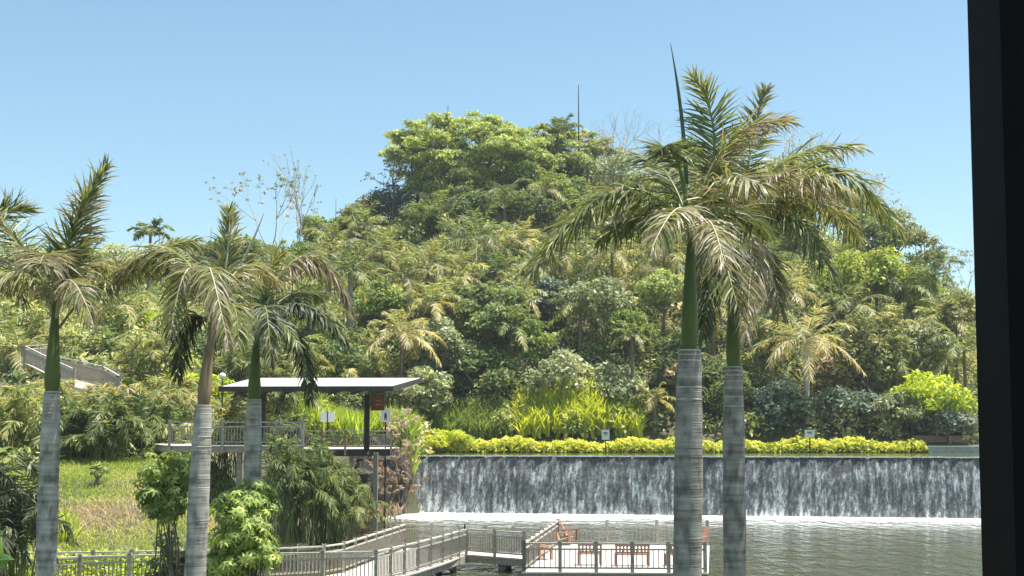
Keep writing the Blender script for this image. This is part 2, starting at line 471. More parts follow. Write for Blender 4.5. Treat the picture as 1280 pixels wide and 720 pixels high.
# small foam lip where it breaks over the edge
b = MB()
for k in range(900):
    s0 = rng.uniform(1.2, ln)
    p = FALL_A + fd * s0 + n_out * .08; p[2] = POOL_Z + rng.uniform(-.02, .02)
    w = rng.uniform(.1, .5)
    b.beam(p - fd * w / 2, p + fd * w / 2, rng.uniform(.05, .12), rng.uniform(.03, .07))
b.build("lip_foam", M['foam'], wf, FALL_A)

# foam on the lake at the foot
b = MB()
def foam_blobs(n, off0, off1, s0, s1, wmin, wmax, hh, left=0):
    s = rng.uniform(s0, s1, n)
    o = rng.uniform(off0, off1, n)
    w = rng.uniform(wmin, wmax, n); d = w * rng.uniform(.25, .5, n)
    for k in range(n):
        c = FALL_A + fd * s[k] + n_out * o[k]
        a = np.arange(6) * math.pi / 3
        R = rng.uniform(.7, 1.1, 6)
        ring = c[None] + fd[None] * (np.cos(a) * w[k] * R)[:, None] + n_out[None] * (np.sin(a) * d[k] * R)[:, None]
        ring[:, 2] = .004
        top = c[None] + (ring - c[None]) * .6; top[:, 2] = rng.uniform(.3, 1) * hh
        V = np.concatenate([ring, top])
        F = [[j, (j + 1) % 6, 6 + (j + 1) % 6, 6 + j] for j in range(6)] + [[6, 7, 8, 9], [9, 10, 11, 6]]
        b.add(V, F, smooth=True)
foam_blobs(5200, .6, .95, -1.2, ln, .15, .4, .09)
foam_blobs(3200, 2.5, 2.9, -2.0, ln, .15, .5, .06)
foam_blobs(500, 3.5, 6.5, -3.5, 16, .1, .5, .03)
foam_blobs(250, 1.0, 4.5, -4.0, 3, .2, .6, .06)
tag(b.build("foam", M['foam']), "white foam churned up along the foot of the waterfall", "foam", kind='stuff')

# ------------------------------------------------------------------ plants
def leaf_quads(b, C, Nn, size, rnd, aspect=.5, m=0, tint=.5):
    """C centres, Nn normals"""
    n = len(C)
    q = rng.normal(size=(n, 3)); U = nrm(np.cross(Nn, q)); W = np.cross(Nn, U)
    s = size * rng.uniform(.6, 1.35, n)
    U = U * s[:, None]; W = W * (s * aspect)[:, None]
    V = np.stack([C - U, C - W * .9 + U * .1, C + U, C + W * .9 + U * .1], 1).reshape(-1, 3)
    F = np.arange(n * 4).reshape(-1, 4)
    b.add(V, F, m, rnd, tint)

def lobe(b, c, r, n, size, base_r, flat=.75, aspect=.5, up=.5, m=0, fill=.42, spread=.27):
    d = nrm(rng.normal(size=(n, 3)))
    d[:, 2] = np.where(d[:, 2] < -.45, -d[:, 2], d[:, 2])
    rad = 1 - np.abs(rng.normal(0, fill, n))
    rad = np.clip(rad, .05, 1.15)
    C = np.array(c) + d * (rad * r)[:, None] * np.array([1, 1, flat])
    N = nrm(d * .8 + rng.normal(size=(n, 3)) * .75 + np.array([0, 0, up]))
    rnd = np.clip(base_r + rng.normal(0, spread, n), 0, 1)
    leaf_quads(b, C, N, size, rnd, aspect, m)

def limb(b, a, c, r0, r1, bend=.15, m=0, sides=6, n=6):
    a = np.array(a, float); c = np.array(c, float)
    Ld = np.linalg.norm(c - a)
    mid = (a + c) / 2 + rng.normal(size=3) * Ld * bend * .5 + np.array([0, 0, Ld * .06])
    t = np.linspace(0, 1, n)[:, None]
    P = (1 - t) ** 2 * a + 2 * t * (1 - t) * mid + t * t * c
    b.tube(P, np.linspace(r0, r1, n), sides, m)
    return P

def broad_tree(name, c, rx, ry, rz, label, cat, mat='mid', nl=16, leaf=.2, dens=1.0, flat=.75, base_r=.5, group=None, bark='bark', lob=.42, base=None, trunk=True):
    c = np.array(c, float)
    gz = float(H(c[0], c[1])) if base is None else base
    root = thing(name, (c[0], c[1], gz), label, cat, group)
    f = MB(); w = MB()
    R = (rx + ry + rz) / 3
    centres = []
    for k in range(nl):
        for _ in range(20):
            d = nrm(rng.normal(size=3)); d[2] = abs(d[2]) * rng.choice([1, 1, 1, -.7])
            p = c + d * np.array([rx, ry, rz]) * rng.uniform(.5, .78)
            if all(np.linalg.norm((p - q) / [rx, ry, rz]) > .33 for q in centres): break
        centres.append(p)
    for p in centres:
        lr = R * lob * rng.uniform(.7, 1.2)
        area = 4 * math.pi * lr * lr
        n = int(min(1400, max(60, dens * area / (leaf * leaf * 1.0) * .6)))
        lobe(f, p, lr, n, leaf, base_r + rng.normal(0, .1), flat)
    if trunk:
        fork = np.array([c[0], c[1], max(gz + .3, c[2] - rz * .8)])
        tr = max(.08, R * .05)
        limb(w, (c[0] + rng.normal(0, .3), c[1], gz - .3), fork, tr * 1.6, tr, .08, sides=8)
        for p in centres[::2]:
            limb(w, fork, p, tr * .7, tr * .15)
        w.build("trunk", M[bark], root, root.location)
    f.build("crown", L[mat], root, root.location)
    return root

def feather_tree(name, c, rx, ry, rz, label, cat, mat='light', n_tiers=26, leaf=.24, gz=None, dens=1.0, tier=.3, base_r=.5, bark='bark'):
    """spreading crown of flat leafy sprays at the ends of open branches"""
    c = np.array(c, float)
    gz = float(H(c[0], c[1])) if gz is None else gz
    root = thing(name, (c[0], c[1], gz), label, cat)
    f = MB(); w = MB()
    fork = np.array([c[0], c[1], max(gz + .5, c[2] - rz * 1.0)])
    tr = max(.1, (rx + rz) * .03)
    limb(w, (c[0], c[1], gz - .3), fork, tr * 1.5, tr, .1, sides=8)
    mains = []
    for k in range(7):
        a = k * 2 * math.pi / 7 + rng.uniform(-.3, .3)
        e = c + np.array([math.cos(a) * rx * .5, math.sin(a) * ry * .5, rz * rng.uniform(-.1, .4)])
        limb(w, fork, e, tr * .7, tr * .3, .2); mains.append(e)
    for k in range(n_tiers):
        a = rng.uniform(0, 2 * math.pi); q = math.sqrt(rng.uniform(0, 1)) * (1.12 if k % 5 == 0 else .92)
        zz = math.sqrt(max(0, 1 - q * q)) * rng.uniform(.25, 1.0) if rng.random() < .8 else rng.uniform(-.6, .2)
        p = c + np.array([math.cos(a) * rx * q, math.sin(a) * ry * q, rz * zz])
        j = min(mains, key=lambda e: np.linalg.norm(e - p))
        limb(w, j, p, tr * .28, tr * .06, .2, sides=5)
        lr = (rx + ry) / 2 * tier * rng.uniform(.6, 1.25)
        # a spray: several small flat puffs round the branch end
        for s in range(7):
            pp = p + rng.normal(size=3) * lr * np.array([.5, .5, .16])
            n = int(dens * 16 * (lr * .5) ** 2 / (leaf * leaf) * .42)
            lobe(f, pp, lr * .55, max(16, n), leaf, base_r + rng.normal(0, .14), .42, .4, up=.7, fill=.6, spread=.3)
    w.build("trunk", M[bark], root, root.location)
    f.build("crown", L[mat], root, root.location)
    return root

def twig_tree(name, base, top, spread, label, cat, bark='bark_pale', depth=4, mat=None, leaf=.15, leaves=6, r0=.1, group=None, lean=(0, 0), tipmin=.12):
    """recursive open branching, with or without a thin scatter of leaves"""
    base = np.array(base, float); hgt = top - base[2]
    root = thing(name, base, label, cat, group)
    w = MB(); f = MB(); tips = []
    def grow(p, d, ln, r, k):
        q = p + d * ln
        limb(w, p, q, r, r * .62, .18, sides=5 if k else 7, n=5)
        if k >= depth:
            tips.append(q); return
        for j in range(3 if k < 2 else 2 + int(rng.random() < .5)):
            nd = nrm(d + rng.normal(size=3) * np.array([spread, spread, .35]) + np.array([0, 0, .12]))
            grow(q, nd, ln * rng.uniform(.6, .85), r * .6, k + 1)
        if k >= 2: tips.append(q)
    tot = sum(.72 ** k for k in range(depth + 1)) * .82
    d0 = nrm(np.array([lean[0], lean[1], 1.0]))
    grow(base - d0 * .2, d0, hgt / tot, r0, 0)
    w.build("trunk", M[bark], root, root.location)
    if mat:
        for t in tips:
            lobe(f, t, spread * .9, leaves, leaf, .5 + rng.normal(0, .1), .5, .4, fill=.6)
        f.build("crown", L[mat], root, root.location)
    return root

def bez(pts, n):
    pts = [np.array(p, float) for p in pts]
    t = np.linspace(0, 1, n)[:, None]
    if len(pts) == 3:
        a, m, c = pts
        q = 2 * m - (a + c) / 2         # passes through the middle point
        return (1 - t) ** 2 * a + 2 * t * (1 - t) * q + t * t * c
    a, b1, b2, c = pts
    # catmull style through 4 points
    k = len(pts); out = []
    P = [2 * pts[0] - pts[1]] + pts + [2 * pts[-1] - pts[-2]]
    for u in np.linspace(0, k - 1 - 1e-6, n):
        i = int(u); s = u - i
        p0, p1, p2, p3 = P[i], P[i + 1], P[i + 2], P[i + 3]
        out.append(.5 * ((2 * p1) + (-p0 + p2) * s + (2 * p0 - 5 * p1 + 4 * p2 - p3) * s * s + (-p0 + 3 * p1 - 3 * p2 + p3) * s ** 3))
    return np.array(out)

def frond(b, pts, n=60, Lf=.75, wd=.035, droop=.6, plum=.5, dry=.35, dsd=.12, fwd=.55, r0=.03, start=.16, seg=3, tipdry=.25, up=None, wave=.3, mr=1, pieces=True):
    """rachis through pts with two rows of leaflets; leaflets use material 0, rachis material mr"""
    P = bez(pts, 24)
    T = nrm(np.gradient(P, axis=0))
    b.tube(P, np.linspace(r0, r0 * .2, 24), 5, mr)
    if seg == 3: n = int(n * 1.5); wd = wd * .8
    tt = np.tile(np.linspace(start, 1, n), 2)
    side = np.repeat([-1.0, 1.0], n)
    tt = np.clip(tt + rng.normal(0, .004, 2 * n), 0, 1)
    idx = tt * 23; i0 = np.minimum(idx.astype(int), 22); fr = (idx - i0)[:, None]
    p = P[i0] * (1 - fr) + P[i0 + 1] * fr
    t_ = nrm(T[i0] * (1 - fr) + T[i0 + 1] * fr)
    upv = np.array([0, 0, 1.0]) if up is None else nrm(np.array(up, float))
    S = np.cross(t_, upv); bad = np.linalg.norm(S, axis=1) < .25
    S[bad] = np.cross(t_[bad], np.array([0, -1.0, 0])); S = nrm(S)
    N = np.cross(S, t_)
    m = 2 * n
    env = np.sin(np.pi * (.14 + .8 * (tt - start) / (1 - start))) ** .55
    ln = Lf * env * rng.uniform(.8, 1.12, m)
    fw = fwd + .9 * tt ** 3 + rng.normal(0, .12, m)
    d = nrm(S * side[:, None] + t_ * fw[:, None] + N * (rng.uniform(-.7, 1.0, m) * plum)[:, None])
    g = np.array([0, 0, -1.0])
    dr = droop * rng.uniform(.6, 1.4, m)
    wv = nrm(np.cross(d, N * .7 + rng.normal(size=(m, 3)) * .5))
    st_ = np.linspace(0, 1, seg + 1)
    ws = np.interp(st_, [0, .3, .7, 1], [.55, 1, .75, .06]) * wd
    curl = rng.normal(size=(m, 3)) * wave
    V = []
    cur = p.copy(); dd = d.copy()
    for k in range(seg + 1):
        V.append(cur - wv * ws[k] / 2); V.append(cur + wv * ws[k] / 2)
        dd = nrm(dd + g * (dr / seg * (1.0 + k * .5))[:, None] + curl / seg)
        cur = cur + dd * (ln / seg)[:, None]
    V = np.stack(V, 1)        # m, 2(seg+1), 3
    base = np.arange(m)[:, None] * (2 * (seg + 1))
    F = []; R = []
    rb = np.clip(dry + rng.normal(0, dsd, m), 0, 1)
    for k in range(seg):
        F.append(base + np.array([[2 * k, 2 * k + 1, 2 * k + 3, 2 * k + 2]]))
        R.append(np.clip(rb + tipdry * (k / seg) ** 2 + tipdry * .6 * np.maximum(0, tt - .6), 0, 1))
    b.add(V.reshape(-1, 3), np.concatenate(F), 0, np.concatenate(R))

def px3(px, py, Y): return at(px, py, Y)

def royal_palm(label, d, trunk_px, wtrunk, shaft_px, wshaft, shaft_mat, fronds, spear=None, group="royal palms standing in the foreground", tm='trunk'):
    """trunk_px / shaft_px: pixel paths bottom to top at distance d"""
    P = [at(x, y, d) for x, y in trunk_px]
    P0 = P[0].copy(); dirn = (P[1] - P[0]); dirn /= np.linalg.norm(dirn)
    foot = P0 + dirn * ((.5 - P0[2]) / dirn[2])
    foot[2] = float(H(foot[0], foot[1])) - .05
    root = thing("royal_palm", foot, label, "palm tree", group)
    b = MB()
    path = np.array([foot] + P)
    # resample
    t = np.linspace(0, 1, 60)
    seglen = np.concatenate([[0], np.cumsum(np.linalg.norm(np.diff(path, axis=0), axis=1))]); seglen /= seglen[-1]
    R = np.stack([np.interp(t, seglen, path[:, k]) for k in range(3)], 1)
    rad = np.interp(t, [0, .08, .3, .6, .85, 1], np.array([1.45, 1.1, 1.0, 1.0, .95, .78]) * wtrunk / 2)
    rad = rad * (1 + .01 * np.sin(t * 160) + .02 * np.sin(t * 23 + trunk_px[0][0]) + .012 * np.sin(t * 61))
    b.tube(R, rad, 20)
    b.build("trunk", M[tm], root, foot)
    top = R[-1]; ax = R[-1] - R[-6]; ax /= np.linalg.norm(ax)
    b = MB()
    for k in range(7):
        q = top - ax * (.015 + .055 * k + .012 * k * k)
        r_ = np.interp(np.linalg.norm(q - foot) / np.linalg.norm(top - foot), [.85, 1], [.95, .78]) * wtrunk / 2 * rng.uniform(1.015, 1.03)
        b.tube([q - ax * .012, q - ax * .006, q + ax * .006, q + ax * .012], [r_ * .97, r_, r_, r_ * .97], 20)
    b.build("leaf_scars", M['bark_pale'], root, foot)
    b = MB()
    S = [P[-1]] + [at(x, y, d) for x, y in shaft_px]
    S = bez(S, 14) if len(S) >= 3 else np.linspace(S[0], S[-1], 14)
    rr = np.interp(np.linspace(0, 1, 14), [0, .12, .5, 1], np.array([.8, 1.02, .7, .32]) * wshaft / 2)
    b.tube(S, rr, 14)
    b.build("crownshaft", M[shaft_mat], root, foot)
    for fr in fronds:
        q = dict(fr); pts = q.pop('p')
        P3 = [at(x, y, d + dy) for (x, y, dy) in pts]
        b = MB(); frond(b, P3, **q)
        pale = q.get('dry', .35) > .55
        b.build("frond", [PALM, M['petiole_pale'] if pale else M['petiole']], root, foot)
    if spear:
        b = MB()
        (x0, y0, e0), (x1, y1, e1), r, mt = spear
        sa, sb_ = at(x0, y0, d + e0), at(x1, y1, d + e1)
        b.tube(bez([sa, (sa + sb_) / 2 + np.array([.045, 0, 0]), sb_], 12), np.interp(np.linspace(0, 1, 12), [0, .6, 1], [r, r * .8, r * .12]), 6)
        b.build("spear_leaf", M[mt], root, foot)
    return root

# palm crowns for the hillside ------------------------------------------------
def auto_palm(name, px, cy, d, label, cat="palm tree", size=3.4, nf=16, dry=.35, trunk_r=.16, upright=.5, base_z=None, droop=.5, mat=None, lens=.95, wd=.13, group=None, lean=0.0, parts=True, seed_dry=.15, elev=None, bark='bark', n=34):
    size = size * 1.12
    c = at(px, cy, d)
    gz = float(H(c[0], c[1])) if base_z is None else base_z
    gz = min(gz, c[2] - .2)
    foot = np.array([c[0] + lean, c[1], gz - .1])
    root = thing(name, foot, label, cat, group)
    b = MB()
    b.tube(bez([foot, (foot + c) / 2 + np.array([lean * .1, 0, 0]), c + [0, 0, .15]], 10), np.linspace(trunk_r * 1.35, trunk_r * .8, 10), 8)
    b.build("trunk", M[bark], root, foot)
    allb = MB()
    for k in range(nf):
        a = k * 2.39996 + rng.uniform(-.25, .25)
        u = (k + .5) / nf
        el = math.radians(82 - 100 * u ** (1.0 / (1.0 + upright)) * 1.0) if elev is None else math.radians(rng.uniform(*elev))
        Ls = size * rng.uniform(.85, 1.1)
        h = np.array([math.cos(a), math.sin(a), 0])
        p0 = c
        p1 = c + (h * math.cos(el) + np.array([0, 0, math.sin(el)])) * Ls * .5
        sag = Ls * (.22 + .2 * u)
        p2 = c + (h * math.cos(el) + np.array([0, 0, math.sin(el)])) * Ls * .93 - np.array([0, 0, sag])
        bb = MB() if parts else allb
        frond(bb, [p0, p1, p2], n=n, Lf=lens * size / 3.4, wd=wd, droop=droop * (.5 + u), plum=.15, dry=dry + .04 + (.25 * u if u > .6 else 0), dsd=seed_dry, r0=.035 * size / 3.4, start=.12, seg=2, tipdry=.1, fwd=.7)
        if parts: bb.build("frond", [mat or COCO, M['petiole_pale']], root, foot)
    if not parts: allb.build("fronds", [mat or COCO, M['petiole_pale']], root, foot)
    return root

def clump(name, px, pbase, d, label, cat, height, width, nf=40, mat=None, dry=.4, lens=.5, wd=.06, group=None, base_z=None, n=26, droop=.5, spread=.12, stem='petiole', dsd=.15):
    """many arching fronds rising from the ground (areca, fern palms)"""
    c = at(px, pbase, d)
    gz = float(H(c[0], c[1])) if base_z is None else base_z
    foot = np.array([c[0], c[1], gz])
    root = thing(name, foot, label, cat, group)
    b = MB()
    for k in range(nf):
        a = rng.uniform(0, 2 * math.pi); h = np.array([math.cos(a), math.sin(a), 0])
        q = rng.uniform(.1, 1) ** .8
        p0 = foot + np.array([rng.normal(0, width * spread), rng.normal(0, width * spread), 0])
        hh = height * (1 - .45 * q * q) * rng.uniform(.75, 1.02)
        p1 = p0 + h * width * .25 * q + np.array([0, 0, hh * .78])
        p2 = p0 + h * width * .5 * q * 1.05 + np.array([0, 0, hh * (.98 - .55 * q)])
        frond(b, [p0, p1, p2], n=n, Lf=lens, wd=wd, droop=droop, plum=.25, dry=dry + rng.normal(0, .07), dsd=dsd, r0=.025, start=.3, seg=2, tipdry=.15, fwd=.7)
    b.build("fronds", [mat or COCO, M[stem]], root, foot)
    return root

def blades(b, P, hgt, wd, lean, rnd, seg=3, m=0):
    """tapered upright blades from points P"""
    n = len(P)
    a = rng.uniform(0, 2 * math.pi, n); h = np.stack([np.cos(a), np.sin(a), np.zeros(n)], 1)
    le = lean * rng.uniform(.2, 1.3, n)
    hh = hgt * rng.uniform(.6, 1.15, n)
    a2 = rng.uniform(0, 2 * math.pi, n); W = np.stack([np.cos(a2), np.sin(a2), np.zeros(n)], 1)
    V = []
    for k in range(seg + 1):
        s = k / seg
        c = P + h * (le * hh * s * s)[:, None] + np.array([0, 0, 1.0]) * (hh * (s - .35 * s * s * np.minimum(le, 1.4)))[:, None]
        w = wd * np.interp(s, [0, .35, .8, 1], [.6, 1, .6, .05])
        V.append(c - W * w / 2); V.append(c + W * w / 2)
    V = np.stack(V, 1)
    base = np.arange(n)[:, None] * (2 * (seg + 1))
    F = np.concatenate([base + np.array([[2 * k, 2 * k + 1, 2 * k + 3, 2 * k + 2]]) for k in range(seg)])
    b.add(V.reshape(-1, 3), F, m, np.tile(np.clip(rnd, 0, 1), seg))

def strap_bed(name, px0, px1, d0, d1, label, cat, n, hgt, wd, mat='strap', base_r=.5, lean=.5, gz=None, mound=0.0, spread=.2):
    P = []
    for k in range(n):
        d = rng.uniform(d0, d1); px = rng.uniform(px0, px1)
        x = (px - 640) / FPX * d
        z = float(H(x, d)) if gz is None else gz
        q = (px - (px0 + px1) / 2) / ((px1 - px0) / 2)
        z += mound * max(0, 1 - q * q) * rng.uniform(0, 1)
        P.append((x, d, z))
    P = np.array(P)
    foot = P.mean(0)
    b = MB()
    # tufts: several blades share a root
    Q = np.repeat(P, 7, 0) + rng.normal(size=(n * 7, 3)) * [.07, .07, .02]
    blades(b, Q, hgt, wd, lean, np.repeat(base_r + rng.normal(0, .12, n), 7) + rng.normal(0, spread * .7, n * 7))
    o = b.build(name, L[mat], None, foot)
    return tag(o, label, cat)

# ------------------------------------------------------------------ hillside undergrowth (one uncountable mass)
TINT_MAT = None
def undergrowth_mat():
    m = leaf_mat("undergrowth_leaves", [(0, (.04, .06, .02)), (.3, (.09, .12, .035)), (.5, (.16, .19, .07)), (.7, (.24, .25, .12)), (.85, (.36, .36, .10)), (1, (.42, .36, .24))], trans=.3)
    return m
L['under'] = undergrowth_mat()
def undergrowth():
    b = MB()
    cells = 0
    pts = []
    # density in view space rows of the slope
    for (y0, y1, step) in ((62, 105, 1.35), (105, 135, 1.5), (135, 172, 1.9)):
        y = y0
        while y < y1:
            half = y * .47 + 4
            x = -half
            while x < half:
                xx = x + rng.uniform(-.7, .7) * step; yy = y + rng.uniform(-.7, .7) * step
                x += step
                if yy < BANK + 1.5 and xx > -7.5: continue
                if float(H(xx, yy)) < 3.2: continue
                if yy < 81 and -17 < xx < -3: continue
                if yy < 66 and xx > -22: continue
                if 76 < yy < 82 and xx < -24: continue
                pts.append((xx, yy))
            y += step
    for (x, y) in pts:
        z = float(H(x, y))
        r = rng.uniform(.6, 1.9) if y > 90 else rng.uniform(.4, .9)
        if 68 < y <= 76 and x < -24: r *= .6
        patch = .42 + .25 * math.sin(x * .19 + 2) * math.sin(y * .13 + 1) + .15 * math.sin(x * .45 + y * .3)
        tone = np.clip(patch + rng.normal(0, .16), .05, .98)
        lf = rng.uniform(.18, .32)
        n = int(min(260, 13 * r * r / (lf * lf) * .30))
        lobe(b, (x, y, z + r * .35), r, n, lf, tone, rng.uniform(.8, 1.5), rng.choice([.25, .45, .6]), spread=.22)
    o = b.build("hillside_undergrowth", L['under'])
    tag(o, "tangled mixed undergrowth covering the hillside between the trees", "undergrowth", kind='stuff')
undergrowth()

# ---------- individual trees of the hill: px, top, bottom, width px, distance
def T(px, top, bot, wpx, d, mat, label, name="broadleaf_tree", cat="tree", dpt=1.0, **k):
    c = at(px, (top + bot) / 2, d)
    rx = wpx / 2 * d / FPX; rz = (bot - top) / 2 * d / FPX
    c[1] += 0
    return broad_tree(name, c, rx, rx * dpt, rz, label, cat, mat, **k)
def FT(px, top, bot, wpx, d, mat, label, **k):
    c = at(px, (top + bot) / 2 + (bot - top) * .15, d)
    rx = wpx / 2 * d / FPX; rz = (bot - top) * .62 * d / FPX
    return feather_tree("spreading_tree", c, rx, rx * .8, rz, label, "tree", mat, **k)

FT(578, 136, 245, 190, 150, 'light', "broad flat-topped fresh green tree on the very top of the hill", n_tiers=78, base_r=.5, dens=.8, tier=.24)
FT(652, 146, 240, 110, 156, 'light', "light green feathery tree right behind the flat-topped hilltop tree", n_tiers=48, base_r=.55, dens=1.0)
FT(728, 152, 226, 95, 158, 'light', "small airy green tree under the thin mast on the hill", n_tiers=34, base_r=.5, dens=1.3)
FT(520, 160, 215, 66, 152, 'light', "thin tiered green tree at the left edge of the hilltop crown", n_tiers=26, base_r=.42, dens=1.2)
def TW(px, top, gpy, d, spread, label, name="bare_tree", **k):
    c = at(px, top, d); gz = float(H(c[0], d))
    twig_tree(name, (c[0], d, gz), c[2], spread, label, "tree", **k)
TW(492, 196, 0, 147, .62, "dark bluish thin-leaved tree with spiky twigs on the left shoulder of the hilltop", bark='bark', depth=5, mat='blue', leaf=.2, leaves=7, r0=.2)
T(488, 225, 290, 70, 149, 'blue', "dark shrubby tree below the bluish spiky-twigged tree", dens=.5, base_r=.35)
TW(775, 165, 0, 157, .5, "leafless grey-brown tree on the crest left of the tall palms", depth=5, r0=.13)
TW(808, 172, 0, 155, .5, "second leafless pale tree on the crest, partly behind the palm with the upright spear", depth=5, r0=.12)
TW(745, 175, 0, 155, .45, "slim bare tree with grey twigs just right of the thin mast", depth=5, r0=.1, mat='dry', leaves=3)
TW(1000, 195, 0, 150, .5, "dry brown twiggy tree behind the right palm crowns", depth=5, r0=.13, mat='dry', leaves=5)
TW(1060, 235, 0, 146, .5, "dry twiggy tree at the right end of the crest", depth=5, r0=.12, mat='dry', leaves=5)
TW(1205, 330, 0, 130, .5, "thin grey twiggy tree beside the black frame", depth=4, r0=.09, mat='grey', leaves=10)
# the two slender pale-trunked trees against the sky
TW(352, 228, 0, 138, .42, "slender leaning tree with small flat leaf pads against the sky", name="slender_tree", depth=4, mat='grey', leaves=12, leaf=.16, r0=.13, lean=(-.22, 0))
TW(374, 240, 0, 136, .24, "slender pale-trunked tree with almost bare branches against the sky", name="slender_tree", depth=4, mat='grey', leaves=3, leaf=.14, r0=.14)

